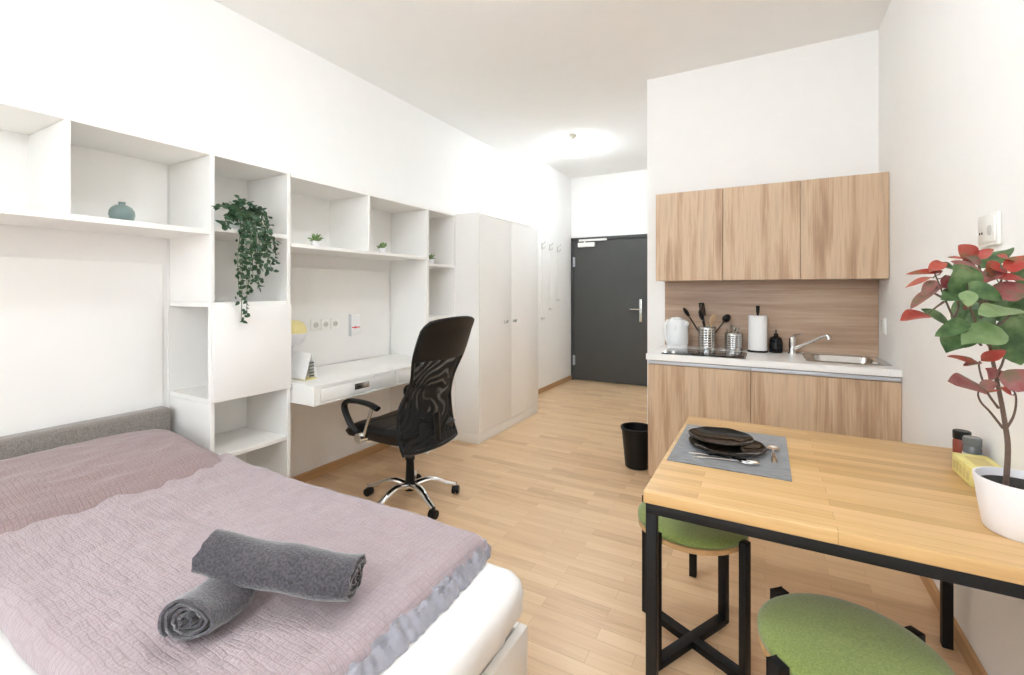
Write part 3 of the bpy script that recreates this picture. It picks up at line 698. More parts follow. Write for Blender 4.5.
# rolled towels
def towel(name_label, A, B, r, sq=.86, group='rolled towels on the duvet', tw=0.0):
    A = Vector(A); B = Vector(B); mid = (A + B) / 2; d = (B - A); L = d.length; d.normalize()
    side = d.cross(Vector((0, 0, 1))).normalized(); up = side.cross(d).normalized()
    t = thing('rolled_towel', name_label, 'towel', (mid.x, mid.y, mid.z - r * sq), group)
    th = r * .17; turns = 4.3; n = 120; path = []
    for i in range(n + 1):
        f_ = i / n; a = tw + turns * 2 * PI * f_; rr = r * .10 + (r * .90 - th * .0) * f_
        path.append((rr, a))
    mb = MB(); bm = mb.bm; m = 16; rows = []
    for k in range(m + 1):
        s_ = k / m; row = []
        for i, (rr, a) in enumerate(path):
            f_ = i / n
            bulge = 1 + .05 * math.sin(PI * s_) + .03 * nz(s_ * 3, a, 1.3, 3)
            inset = (1 - f_) * .010 * math.sin(9 * f_ + 1)
            ex = (s_ - .5) * (L + inset * 2 + .012 * nz(a * 2, f_ * 5, 1.5, 9))
            for q in (0, 1):
                ro = (rr - th * (.62 if q == 0 else 0)) * bulge
                fold = 1 + .05 * math.sin(3 * a + 2 * f_) * f_ 
                y_ = ro * math.cos(a) * fold * 1.08; z_ = ro * math.sin(a) * fold * sq
                if z_ < 0: z_ *= .93
                row.append(bm.verts.new(mid + d * ex + side * (y_ + .010 * nz(s_ * 2.2, 1, 1, r * 60)) + up * (z_ - .012 * math.sin(PI * s_) + .008 * nz(s_ * 3, 2, 1.2, r * 90) + .003 * nz(s_ * 9, a, 1.4, 5))))
        rows.append(row)
    for k in range(m):
        A_, B_ = rows[k], rows[k + 1]
        for i in range(n):
            for q, o_ in ((1, 0), (0, 0)):
                bm.faces.new((A_[2 * i + q], A_[2 * i + 2 + q], B_[2 * i + 2 + q], B_[2 * i + q]))
        for i in (0, n): bm.faces.new((A_[2 * i], A_[2 * i + 1], B_[2 * i + 1], B_[2 * i]))
    for row in (rows[0], rows[-1]):
        for i in range(n): bm.faces.new((row[2 * i], row[2 * i + 1], row[2 * i + 3], row[2 * i + 2]))
    obj('towel_roll', mb, M['towel'], t, ang=1.3)
    return t
towel('dark grey rolled towel lying across the top of the other rolled towel', (-1.245, .655, .678), (-.897, .820, .630), .061, tw=1.2)
towel('dark grey rolled towel underneath, its spiral end towards the near edge of the bed', (-1.118, .540, .618), (-1.185, .690, .607), .066, sq=.78, tw=2.1)

# ================================================================ OFFICE CHAIR  (built at origin facing +x, then turned)
ch = thing('office_chair', 'black swivel office chair with high mesh back, armrests and chrome five-star base', 'office chair', (0, 0, 0))
def rot2(x, y, a): return (x * math.cos(a) - y * math.sin(a), x * math.sin(a) + y * math.cos(a))
CH_ROT = math.radians(177)
for k in range(5):
    a = math.radians(50 + 72 * k) - CH_ROT
    P = []
    for f_ in range(9):
        r = .03 + .27 * f_ / 8; z = .105 + .022 * math.sin(PI * min(1, f_ / 6)) - .045 * (f_ / 8) ** 2.2
        P.append((r * math.cos(a), r * math.sin(a), z))
    obj('base_leg', MB().tube(P, [.029 - .012 * i / 8 for i in range(9)], 12, flat=(1, .75)), M['chrome'], ch)
    cxx, cyy = .30 * math.cos(a), .30 * math.sin(a); ca = a + 1.1 + k
    dx, dy = math.cos(ca), math.sin(ca); mb = MB()
    for q in (-1, 1):
        ox, oy = -dy * .014 * q, dx * .014 * q
        mb.cone((cxx + ox * .45, cyy + oy * .45, .0275), (cxx + ox * 1.6, cyy + oy * 1.6, .0275), .0272, .0262, 20)
    mb.cone((cxx, cyy, .028), (cxx, cyy, .072), .009, .009, 12)
    mb.sphere((cxx, cyy, .036), .024, 1, 1, .9, 16)
    obj('caster', mb, M['blackplastic'], ch)
mb = MB().cone((0, 0, .075), (0, 0, .125), .036, .034, 24).cone((0, 0, .125), (0, 0, .27), .030, .024, 24).cone((0, 0, .27), (0, 0, .285), .031, .029, 24)
obj('hub_sleeve', mb, M['blackplastic'], ch)
obj('gas_lift', MB().cone((0, 0, .28), (0, 0, .385), .014, .014, 20), M['chrome'], ch)
obj('tilt_mechanism', MB().box(-.15, .12, -.07, .07, .375, .41, .008).tube([(0, 0, .39), (0, -.12, .385), (.02, -.2, .38)], .006, 8), M['blackplastic'], ch)
def seat_f(u, v, s):
    X = -.19 + .535 * u; Y = -.245 + .49 * v
    e = (max(0, 1 - abs(2 * u - 1) ** 4) * max(0, 1 - abs(2 * v - 1) ** 4)) ** .27
    wf = .93 + .07 * math.sin(PI * u); Y *= wf
    z = .492 - .035 * max(0, u - .75) / .25 * max(0, u - .75) / .25
    if s > 0:
        pan = -.012 * math.exp(-((2 * v - 1) / .55) ** 2) 
        groove = -.006 * (math.exp(-((u - .33) / .02) ** 2) + math.exp(-((u - .66) / .02) ** 2))
        return Vector((X, Y, z + .038 * e + (pan + groove) * e))
    return Vector((X, Y, z - .085 * e))
obj('seat', MB().slab(lambda u, v: seat_f(u, v, 1), lambda u, v: seat_f(u, v, -1), 40, 30), M['leather'], ch, ang=1.5)
# backrest surface: u across (y), v up
def back_f(u, v, off=0.0):
    z = .398 + .772 * v
    prof = -.245 - .03 * math.sin(PI * (v - .05) * .9) * 0 
    # s-curve: lumbar forward at v~.25, leans back above, head rolls back
    xb = -.225 + .035 * math.exp(-((v - .26) / .20) ** 2) - .28 * max(0, v - .35) ** 1.25 - .02 * max(0, .1 - v) / .1
    if v > .93: xb -= .9 * (v - .93) ** 1.4
    hw = .243 - .050 * math.exp(-((v - .52) / .17) ** 2) - .012 * max(0, v - .55) - .014 * max(0, v - .7) / .3
    y = (2 * u - 1) * hw
    xb += .055 * (abs(2 * u - 1) ** 2)      # wraps round the sitter
    zz = z + (.02 * (1 - (2 * u - 1) ** 2) if v > .9 else 0) * (v - .9) / .1 + 0
    if v > .93: # round top corners
        y *= 1 - .12 * ((v - .93) / .07) ** 2
    return Vector((xb + off, y, zz))
mb = MB(); mb.grid(lambda u, v: back_f(u, v * .71), 24, 40); obj('mesh_back', mb, M['mesh'], ch, ang=1.5, solid=.004, label='see-through black mesh')
mb = MB().slab(lambda u, v: back_f(u, .70 + .30 * v, .010), lambda u, v: back_f(u, .70 + .30 * v, -.012), 24, 20); obj('head_panel', mb, M['leather'], ch, ang=1.5, label='black leather upper panel')
loop = [back_f(0, v / 30) for v in range(0, 30)] + [back_f(0, .995)] + [back_f(u / 12, 1) for u in range(1, 12)] + [back_f(1, .995)] + [back_f(1, 1 - v / 30) for v in range(1, 31)] + [back_f(1 - u / 12, 0) for u in range(1, 13)]
obj('back_frame', MB().tube(loop, .011, 10), M['blackplastic'], ch)
mb = MB().tube([(-.02, 0, .39), (-.16, 0, .385), (-.235, 0, .43), (-.225, 0, .60)], .016, 10, flat=(1.7, .6)); obj('back_bracket', mb, M['blackplastic'], ch)
def smooth_pts(P):
    P = [Vector(p) for p in P]; out = []
    for i in range(len(P) - 1):
        p0 = P[max(i - 1, 0)]; p1 = P[i]; p2 = P[i + 1]; p3 = P[min(i + 2, len(P) - 1)]
        for k in range(5):
            t = k / 5; out.append(.5 * ((2 * p1) + (p2 - p0) * t + (2 * p0 - 5 * p1 + 4 * p2 - p3) * t * t + (3 * p1 - p0 - 3 * p2 + p3) * t ** 3))
    return out + [P[-1]]
for s_ in (-1, 1):
    Y = .268 * s_
    a1 = obj('armrest', MB().tube(smooth_pts([(.16, Y * .98, .46), (.23, Y, .51), (.285, Y, .58), (.302, Y, .63), (.27, Y, .662), (.17, Y, .672), (.06, Y, .665), (0, Y, .648)]), [.016] * 6 + [.019] * 30 , 12, flat=(1.2, .8)), M['blackplastic'], ch)
    obj('armrest_strut', MB().tube([(.13, Y, .455), (.05, Y, .645)], .009, 10, flat=(1, 1.3)), M['chrome'], a1)
    obj('armrest_pivot', MB().cone((.145, Y - .024 * s_, .455), (.145, Y + .030 * s_, .455), .032, .030, 24).tube([(.145, Y, .44), (.12, Y * .75, .425), (.08, Y * .4, .42)], .013, 8), M['chrome'], a1)
ch.location = (-2.0, 2.27, 0); ch.rotation_euler = (0, 0, CH_ROT)

# ================================================================ KITCHEN
KX0, KX1 = -.705, .652
YF = 3.235
def kfront(name, x0, x1, z0, z1, yf, parent, m='cab'):
    return obj(name, MB().box(x0, x1, yf - .018, yf, z0, z1, .001, 1), M[m], parent)
kb = thing('base_cabinet', 'low light-oak kitchen base cabinet left of the sink unit, under the hob', 'cabinet', (-.42, 3.5, 0))
xm = -.079
obj('carcass', MB().box(KX0, xm, YF + .001, YK - .005, .08, .878, .001), M['cab'], kb, False)
obj('plinth', MB().box(KX0 + .002, xm, YF + .05, YK - .02, 0, .079), M['cab'], kb, False)
kfront('door', KX0, xm - .0015, .085, .848, YF, kb)
obj('handle_rail', MB().box(KX0, xm, YF - .016, YF - .001, .853, .874, .002), M['alu'], kb)
kc = thing('base_cabinet', 'low light-oak kitchen base cabinet under the steel sink beside the right wall', 'cabinet', (.26, 3.5, 0))
cm_ = MB().box(xm + .001, xm + .02, YF + .001, YK - .005, .08, .878).box(KX1 - .02, KX1, YF + .001, YK - .005, .08, .878).box(xm + .02, KX1 - .02, YF + .001, YK - .005, .08, .10).box(xm + .02, KX1 - .02, YK - .02, YK - .005, .1, .878).box(xm + .02, KX1 - .02, YF + .001, YF + .015, .80, .878)
obj('carcass', cm_, M['cab'], kc, False)
obj('plinth', MB().box(xm + .001, KX1, YF + .05, YK - .02, 0, .079), M['cab'], kc, False)
kfront('door', xm + .0015, KX1, .085, .848, YF, kc)
obj('handle_rail', MB().box(xm + .001, KX1, YF - .016, YF - .001, .853, .874, .002), M['alu'], kc)
# worktop with sink cut-out
SX0, SX1, SY0, SY1 = .262, .602, 3.36, 3.70
mb = MB().box(KX0 - .012, SX0, YF - .028, YK, .88, .92, .001).box(SX1, XR - .001, YF - .028, YK, .88, .92, .001).box(SX0, SX1, YF - .028, SY0, .88, .92, .001).box(SX0, SX1, SY1, YK, .88, .92, .001)
tag(obj('worktop', mb, M['worktop'], smooth=False), 'long white kitchen worktop over the oak base cabinets', 'worktop')
# sink
sk = thing('sink', 'inset stainless steel kitchen sink in the worktop by the right wall', 'sink', (.43, 3.53, .92))
def bowl(u, v, s=0):
    pass
mb = MB(); bm = mb.bm; loops = []
for (z, off, r) in ((.9215, -.035, .03), (.9235, -.032, .03), (.9235, .012, .05), (.918, .016, .05), (.83, .024, .06), (.80, .045, .07), (.797, .10, .05)):
    P = rrect(SX0 + off, SX1 - off, SY0 + off * .9, SY1 - off, r, 6) if False else None
    L = []
    x0, x1, y0_, y1_ = SX0 - .02 + max(off, 0) + (off + .0 if off < 0 else 0) * .6, SX1 + .02 - max(off, 0) - (off if off < 0 else 0) * .6, SY0 - .0 + max(off, 0) + (off if off < 0 else 0) * .8, SY1 - max(off, 0) - (off if off < 0 else 0) * 1.4
    x0 = max(x0, SX0 + .002) if off > 0 else x0; x1 = min(x1, SX1 - .002) if off > 0 else x1
    if off > 0: x0 = SX0 + off * .8; x1 = SX1 - off * .8
    for cx_, cy_, a0 in ((x1 - r, y1_ - r, 0), (x0 + r, y1_ - r, PI / 2), (x0 + r, y0_ + r, PI), (x1 - r, y0_ + r, 1.5 * PI)):
        for k in range(9):
            a = a0 + PI / 2 * k / 8; L.append(bm.verts.new((cx_ + r * math.cos(a), cy_ + r * math.sin(a), z)))
    loops.append(L)
for A, B in zip(loops, loops[1:]):
    n_ = len(A)
    for i in range(n_): bm.faces.new((A[i], A[(i + 1) % n_], B[(i + 1) % n_], B[i]))
bm.faces.new(loops[-1])
obj('basin', mb, M['steel'], sk, ang=.9)
obj('drain', MB().lathe([(0, .8005), (.03, .8005), (.033, .7985)], (.43, 3.54, 0), 24), M['chrome'], sk)
# tap
tp = thing('mixer_tap', 'chrome mixer tap with a long slanting spout beside the sink', 'tap', (.165, 3.70, .92))
obj('tap_body', MB().cone((.165, 3.70, .921), (.165, 3.70, .93), .028, .027, 24).cone((.165, 3.70, .93), (.165, 3.70, 1.02), .022, .022, 24).sphere((.165, 3.70, 1.025), .022, 1, 1, .8, 20), M['chrome'], tp)
obj('tap_lever', MB().tube([(.165, 3.70, 1.035), (.185, 3.67, 1.055), (.21, 3.64, 1.06)], [.009, .008, .006], 10, flat=(1.3, .7)), M['chrome'], tp)
obj('spout', MB().tube([(.175, 3.69, .955), (.235, 3.66, .99), (.325, 3.61, 1.05), (.352, 3.595, 1.062), (.360, 3.59, 1.05), (.360, 3.59, 1.035)], [.012, .011, .010, .011, .012, .012], 12), M['chrome'], tp)
# backsplash
struct('trim_3', MB().box(-.70, XR - .002, YK - .012, YK, .921, 1.425, .001), M['splash'])
# upper cabinets
UY = 3.522
xs = [-.711, -.257, .20, .652]
for i in range(3):
    t = thing('wall_cabinet', 'light-oak wall cabinet above the kitchen worktop, %s' % ('left of three, over the kettle and hob', 'middle of three, over the paper roll', 'right of three, over the sink')[i], 'cabinet', ((xs[i] + xs[i + 1]) / 2, 3.65, 1.425), 'oak wall cabinets over the worktop')
    obj('carcass', MB().box(xs[i], xs[i + 1] - .0006, UY + .001, YK - .001, 1.427, 2.064, .001), M['cab'], t, False)
    obj('door', MB().box(xs[i] + (.0015 if i else 0), xs[i + 1] - (.0015 if i < 2 else 0), UY - .018, UY, 1.425, 2.066, .001, 1), M['cab'], t)
# hob
hb_ = thing('ceramic_hob', 'black glass two-zone hob set in the worktop', 'hob', (-.37, 3.44, .92))
obj('hob_glass', MB().box(-.62, -.115, 3.245, 3.565, .9205, .9265, .002), M['glassblack'], hb_)
obj('hob_rim', MB().box(-.628, -.107, 3.237, 3.244, .9205, .9222, .0005).box(-.628, -.107, 3.566, 3.573, .9205, .9222, .0005).box(-.628, -.621, 3.237, 3.573, .9205, .9222, .0005).box(-.114, -.107, 3.237, 3.573, .9205, .9222, .0005), M['steel'], hb_)
for x, r in ((-.49, .075), (-.25, .09)):
    obj('cooking_zone', MB().lathe([(r, .9268), (r + .004, .9268), (r + .004, .92665), (r, .92665), (r, .9268)], (x, 3.41, 0), 40), M['hook'], hb_)
for x in (-.60, -.545):
    obj('hob_knob', MB().cone((x, 3.275, .927), (x, 3.275, .943), .016, .014, 20), M['chrome'], hb_)
# kettle
kx, ky, kz = -.585, 3.66, .9205
kt = thing('electric_kettle', 'white electric kettle at the left end of the worktop', 'kettle', (kx, ky, kz))
obj('kettle_base', MB().lathe([(0, 0), (.075, 0), (.078, .01), (.07, .022), (0, .022)], (kx, ky, kz), 32), M['kettle'], kt)
obj('kettle_body', MB().lathe([(0, .023), (.074, .023), (.080, .04), (.080, .10), (.074, .17), (.066, .205), (.056, .215), (0, .216)], (kx, ky, kz), 36), M['kettle'], kt)
obj('kettle_lid', MB().lathe([(.048, .2165), (.042, .226), (.02, .232), (0, .233)], (kx, ky, kz), 32), M['kettle'], kt)
obj('kettle_spout', MB().tube([(kx + .045, ky - .01, kz + .15), (kx + .068, ky - .015, kz + .185), (kx + .080, ky - .018, kz + .200)], [.028, .022, .014], 12, flat=(1, .9)), M['kettle'], kt)
obj('kettle_handle', MB().tube([(kx - .03, ky - .02, kz + .212), (kx - .060, ky - .05, kz + .206), (kx - .078, ky - .065, kz + .17), (kx - .078, ky - .066, kz + .10), (kx - .065, ky - .055, kz + .05), (kx - .05, ky - .04, kz + .04)], [.011, .012, .012, .011, .010, .010], 12, flat=(1.2, .8)), M['kettle'], kt)
obj('water_gauge', MB().box(kx - .006, kx + .006, ky - .077, ky - .064, kz + .07, kz + .165, .003), M['leafletgrey'], kt)
# perforated utensil holders: real holes, built from a lattice
def perforated(x, y, z, r, h, nc, nr):
    mb = MB(); bm = mb.bm
    def pt(a, zz): return bm.verts.new((x + r * math.cos(a), y + r * math.sin(a), z + zz))
    na = nc * 3; levels = []
    zr = [0, .018]; step = (h - .034) / nr
    for k in range(nr): zr += [.018 + step * (k + .25), .018 + step * (k + .80)]
    zr += [h]
    G = [[pt(2 * PI * i / na, zz) for i in range(na)] for zz in zr]
    for j in range(len(zr) - 1):
        hole_row = (j % 2 == 0) and 2 <= j < len(zr) - 1
        hole_row = j >= 2 and (j - 2) % 2 == 0 and j < len(zr) - 2
        for i in range(na):
            if hole_row and i % 3 == 1: continue
            bm.faces.new((G[j][i], G[j][(i + 1) % na], G[j + 1][(i + 1) % na], G[j + 1][i]))
    bm.faces.new(G[0][::-1])
    return mb
def utensil_holder(x, y, r, h, label):
    t = thing('utensil_holder', label, 'utensil holder', (x, y, .9205))
    obj('holder_cup', perforated(x, y, .9205, r, h, 14, 7), M['steel'], t, solid=.0015)
    obj('holder_rim', MB().tube([(x + r * math.cos(2 * PI * k / 32), y + r * math.sin(2 * PI * k / 32), .9205 + h) for k in range(33)], .003, 6), M['steel'], t)
    return t
utensil_holder(-.375, 3.66, .058, .165, 'taller perforated steel utensil holder filled with cooking tools')
utensil_holder(-.20, 3.68, .058, .125, 'shorter perforated steel holder filled with cutlery')
def stick(name, label, cat, m, p0, p1, r, head, group=None):
    t = thing(name, label, cat, p0, group)
    P0 = Vector(p0); P1 = Vector(p1)
    obj('handle', MB().tube([P0, P0.lerp(P1, .5), P1], r, 8), m, t)
    d = (P1 - P0).normalized(); side = d.cross(Vector((0, 1, 0))).normalized(); 
    if head == 'spoon':
        hbm = MB().sphere((0, 0, 0), .032, .95, .35, 1.3, 16)
    elif head == 'ladle':
        hbm = MB().sphere((0, 0, 0), .042, 1.15, .6, .8, 16)
    elif head == 'slotted':
        hbm = MB()
        for k in range(4): hbm.box(-.03 + k * .017, -.021 + k * .017, -.003, .003, -.045, .045, .002)
        hbm.box(-.03, .03, -.003, .003, -.05, -.04, .002).box(-.03, .03, -.003, .003, .038, .048, .002)
    elif head == 'whisk':
        hbm = MB()
        for k in range(5):
            a = PI * k / 5
            hbm.tube([(math.cos(a) * .022 * math.sin(PI * q / 12) * (1), math.sin(a) * .022 * math.sin(PI * q / 12), -.05 + .1 * q / 12) for q in range(13)], .0015, 5)
    elif head == 'fork':
        hbm = MB()
        for k in range(4): hbm.box(-.011 + k * .0065, -.0085 + k * .0065, -.001, .001, -.01, .03)
        hbm.box(-.012, .012, -.001, .001, -.028, -.008, .001)
    elif head == 'teaspoon':
        hbm = MB().sphere((0, 0, 0), .014, .9, .25, 1.4, 12)
    R = d.to_track_quat('Z', 'Y').to_matrix() 
    tilt = {'spoon': .045, 'ladle': .03, 'slotted': .045, 'whisk': .045, 'fork': .026, 'teaspoon': .016}[head]
    bmesh.ops.transform(hbm.bm, matrix=R.to_4x4(), verts=hbm.bm.verts); bmesh.ops.translate(hbm.bm, vec=P1 + d * tilt, verts=hbm.bm.verts)
    obj('head', hbm, m, t)
    return t
stick('spatula', 'black slotted turner leaning left out of the taller holder', 'kitchen utensil', M['blackplastic'], (-.36, 3.665, .93), (-.50, 3.70, 1.15), .006, 'spoon')
stick('slotted_turner', 'black slotted turner standing upright at the back of the taller holder', 'kitchen utensil', M['blackplastic'], (-.37, 3.67, .93), (-.405, 3.69, 1.17), .006, 'slotted')
stick('black_spoon', 'black serving spoon beside the wooden spoon in the taller holder', 'kitchen utensil', M['blackplastic'], (-.355, 3.65, .93), (-.40, 3.62, 1.13), .006, 'spoon')
stick('wooden_spoon', 'pale wooden spoon standing in the taller holder', 'wooden spoon', M['spoonwood'], (-.385, 3.655, .93), (-.342, 3.62, 1.10), .006, 'spoon')
stick('ladle', 'grey ladle leaning right out of the taller holder towards the other holder', 'ladle', M['blackplastic'], (-.395, 3.68, .93), (-.265, 3.72, 1.125), .0045, 'ladle')
for i, (dx, dy, hd, lab) in enumerate(((-.035, -.01, 'teaspoon', 'steel spoon at the left in the cutlery holder'), (-.012, .012, 'fork', 'steel fork at the back left in the cutlery holder'), (.01, -.014, 'teaspoon', 'steel spoon in the centre of the cutlery holder'), (.03, .01, 'fork', 'steel fork at the right in the cutlery holder'), (.025, -.018, 'teaspoon', 'steel spoon at the front right in the cutlery holder'))):
    stick('cutlery_fork' if hd == 'fork' else 'cutlery_spoon', lab, 'cutlery', M['steel'], (-.20 + dx * .5, 3.68 + dy * .6, .925), (-.20 + dx * 1.1, 3.68 + dy, 1.045 + .008 * (i % 3)), .003, hd, 'cutlery in the short holder')
# kitchen roll
kr = thing('kitchen_roll', 'white kitchen paper roll on a black upright holder', 'paper roll', (-.045, 3.69, .92))
obj('holder_base', MB().lathe([(0, 0), (.066, 0), (.066, .007), (.02, .01), (0, .01)], (-.045, 3.69, .9205), 32), M['blackmetal'], kr)
obj('holder_rod', MB().cone((-.045, 3.69, .93), (-.045, 3.69, 1.235), .007, .007, 12).cone((-.045, 3.69, 1.195), (-.045, 3.69, 1.245), .010, .012, 14), M['blackmetal'], kr)
obj('paper', MB().lathe([(.02, .012), (.0585, .012), (.060, .016), (.060, .252), (.0585, .256), (.02, .256), (.02, .012)], (-.045, 3.69, .9205), 40), M['paper'], kr)
# soap bottle
sb = thing('soap_bottle', 'small black soap dispenser bottle between paper roll and tap', 'bottle', (.067, 3.70, .92))
obj('bottle_body', MB().lathe([(0, 0), (.038, 0), (.041, .006), (.041, .085), (.033, .105), (.014, .115), (.013, .125), (0, .125)], (.067, 3.70, .9205), 30), M['glassblack'], sb)
obj('bottle_label', MB().lathe([(.0412, .03), (.0416, .03), (.0416, .075), (.0412, .075)], (.067, 3.70, .9205), 30), M['blackplastic'], sb)
obj('pump', MB().cone((.067, 3.70, 1.045), (.067, 3.70, 1.055), .014, .013, 16).cone((.067, 3.70, 1.055), (.067, 3.70, 1.072), .004, .004, 8).tube([(.067, 3.70, 1.075), (.067, 3.68, 1.077), (.067, 3.665, 1.072)], .005, 8), M['blackplastic'], sb)
# waste bin
bn = thing('waste_bin', 'black round plastic waste bin on the floor beside the kitchen', 'bin', (-.862, 3.56, 0))
obj('bin_body', MB().lathe([(0, 0.001), (.085, .001), (.09, .006), (.118, .30), (.113, .30), (.086, .012), (0, .012)], (-.862, 3.56, 0), 36), M['blackplastic'], bn)
obj('bin_rim', MB().lathe([(.1185, .285), (.124, .287), (.125, .305), (.116, .307), (.1155, .3), (.1185, .285)], (-.862, 3.56, 0), 36), M['blackplastic'], bn)

# right-wall sockets
s_ = socket(XR, 2.115, 1.548, -1, 'white square double switch-socket plate on the right wall above the plant', None, s=.001)
for c_ in list(s_.children): bpy.data.objects.remove(c_)
x1 = XR - .0005
obj('cover_plate', MB().box(x1 - .011, x1, 2.012, 2.165, 1.498, 1.604, .004), M['plastic'], s_)
obj('inner_frame', MB().box(x1 - .015, x1 - .010, 2.024, 2.153, 1.510, 1.592, .003), M['plastic'], s_)
obj('socket_well', MB().cone((x1 - .0145, 2.058, 1.548), (x1 - .0165, 2.058, 1.548), .017, .017, 20), M['hook'], s_)
obj('pin_holes', MB().cone((x1 - .0145, 2.134, 1.543), (x1 - .0162, 2.134, 1.543), .004, .004, 12).cone((x1 - .0145, 2.116, 1.543), (x1 - .0162, 2.116, 1.543), .004, .004, 12), M['slot'], s_)
sw = thing('light_switch', 'narrow white switch on the right wall at the end of the worktop', 'switch', (x1, 3.60, 1.10))
obj('switch_plate', MB().box(x1 - .012, x1, 3.57, 3.635, 1.085, 1.185, .004), M['plastic'], sw)
obj('rocker', MB().box(x1 - .02, x1 - .011, 3.585, 3.62, 1.10, 1.17, .003), M['hook'], sw)

# ================================================================ TABLE
TX0, TX1, TY0, TY1, TZ = -.321, .648, 1.398, 2.345, .75
tb = thing('dining_table', 'oak-topped dining table on a black square-tube steel frame', 'table', (.16, 1.87, 0))
obj('tabletop', MB().box(TX0, TX1, TY0, TY1, TZ - .036, TZ, .004, 3), M['table'], tb)
zt = TZ - .0365; q = .032
ins = .006
TXF = TX1 - .022
fmb = MB().box(TX0 + ins, TXF - ins, TY0 + ins, TY0 + ins + q, zt - q, zt, .002).box(TX0 + ins, TXF - ins, TY1 - ins - q, TY1 - ins, zt - q, zt, .002)
fmb.box(TX0 + ins, TX0 + ins + q, TY0 + ins + q, TY1 - ins - q, zt - q, zt, .002).box(TXF - ins - q, TXF - ins, TY0 + ins + q, TY1 - ins - q, zt - q, zt, .002)
obj('frame', fmb, M['blackmetal'], tb)
for x in (TX0 + ins, TXF - ins - q):
    for y in (TY0 + ins, TY1 - ins - q):
        obj('leg', MB().box(x, x + q, y, y + q, .0005, zt - q - .0005, .002), M['blackmetal'], tb)

# placemat, plates, cutlery
pm = MB().box(-.305, .075, 1.688, 2.185, TZ + .0003, TZ + .0033, .001)
tag(obj('placemat', pm, M['placemat']), 'grey woven placemat at the left end of the table', 'placemat')
def plate(x, y, z, r, h, label, name):
    n = 8; mb = MB(); bm = mb.bm; seg = 64; rings = []
    prof = [(0, .003), (r * .5, .003), (r * .62, .006), (r * .85, h * .6), (r * .985, h), (r, h - .001), (r * .985, h - .004), (r * .84, h * .35), (r * .6, 0), (0, 0)]
    for rr, zz in prof:
        if rr == 0: rings.append([bm.verts.new((x, y, z + zz))]); continue
        L = []
        for i in range(seg):
            a = 2 * PI * i / seg; k = 1
            fac = (rr / r) ** 2
            oct_ = math.cos(PI / n) / math.cos(((a + .2) % (2 * PI / n)) - PI / n)
            k = 1 + .012 * fac * math.cos(n * (a + .2))
            L.append(bm.verts.new((x + rr * k * math.cos(a), y + rr * k * math.sin(a), z + zz + (.0006 * math.cos(n * (a + .2)) * fac))))
        rings.append(L)
    for A, B in zip(rings, rings[1:]):
        for i in range(seg):
            j = (i + 1) % seg
            if len(A) == 1: bm.faces.new((A[0], B[i], B[j]))
            elif len(B) == 1: bm.faces.new((A[i], A[j], B[0]))
            else: bm.faces.new((A[i], A[j], B[j], B[i]))
    return tag(obj(name, mb, M['ceramic_black'], ang=1.0), label, 'plate')
plate(-.128, 1.918, TZ + .0036, .135, .019, 'large black faceted plate on the placemat, under the bowl', 'dinner_plate')
plate(-.150, 1.935, TZ + .0225, .116, .022, 'shallow black faceted bowl stacked on the black plate', 'shallow_bowl')
def spoon(p0, ang, L, label, kind='spoon', dz=0):
    x, y = p0; z = TZ + .0045 + dz; d = Vector((math.cos(ang), math.sin(ang), 0)); s = Vector((-d.y, d.x, 0)); P = Vector((x, y, z))
    t = thing('table_' + kind, label, 'cutlery', tuple(P))
    hl = L * .68
    obj('handle', MB().tube([P, P + d * hl * .3 + Vector((0, 0, .003)), P + d * hl * .75 + Vector((0, 0, .006)), P + d * hl + Vector((0, 0, .004))], [.010, .0085, .0055, .0045], 8, flat=(1, .3)), M['chrome'], t)
    c = P + d * (hl + L * .14)
    if kind == 'spoon':
        def fn(u, v):
            rr = u; a = 2 * PI * v
            px = rr * math.cos(a) * L * .165; py = rr * math.sin(a) * L * .115 * (1 - .15 * math.cos(a))
            return c + d * px + s * py + Vector((0, 0, .008 * rr * rr))
        mb = MB(); mb.grid(fn, 6, 24); bmesh.ops.remove_doubles(mb.bm, verts=mb.bm.verts, dist=.00005); obj('bowl', mb, M['chrome'], t, solid=.001, ang=1.5)
    else:
        mb = MB().box(-.012, .022, -.011, .011, -.0008, .0008, .0006)
        for k in range(4): mb.box(.022, .055, -.0105 + k * .006, -.0075 + k * .006, -.0008, .0008)
        bmesh.ops.transform(mb.bm, matrix=Matrix.Translation(c + Vector((0, 0, .004)) - d * .012) @ Matrix.Rotation(ang, 4, 'Z'), verts=mb.bm.verts)
        obj('tines', mb, M['chrome'], t)
    return t
spoon((-.225, 1.765), .08, .215, 'silver tablespoon lying along the near edge of the placemat')
spoon((-.245, 1.80), -.02, .20, 'silver fork lying just behind the tablespoon on the placemat', 'fork')
spoon((.030, 1.83), 1.60, .19, 'small silver teaspoon lying at the right of the placemat')

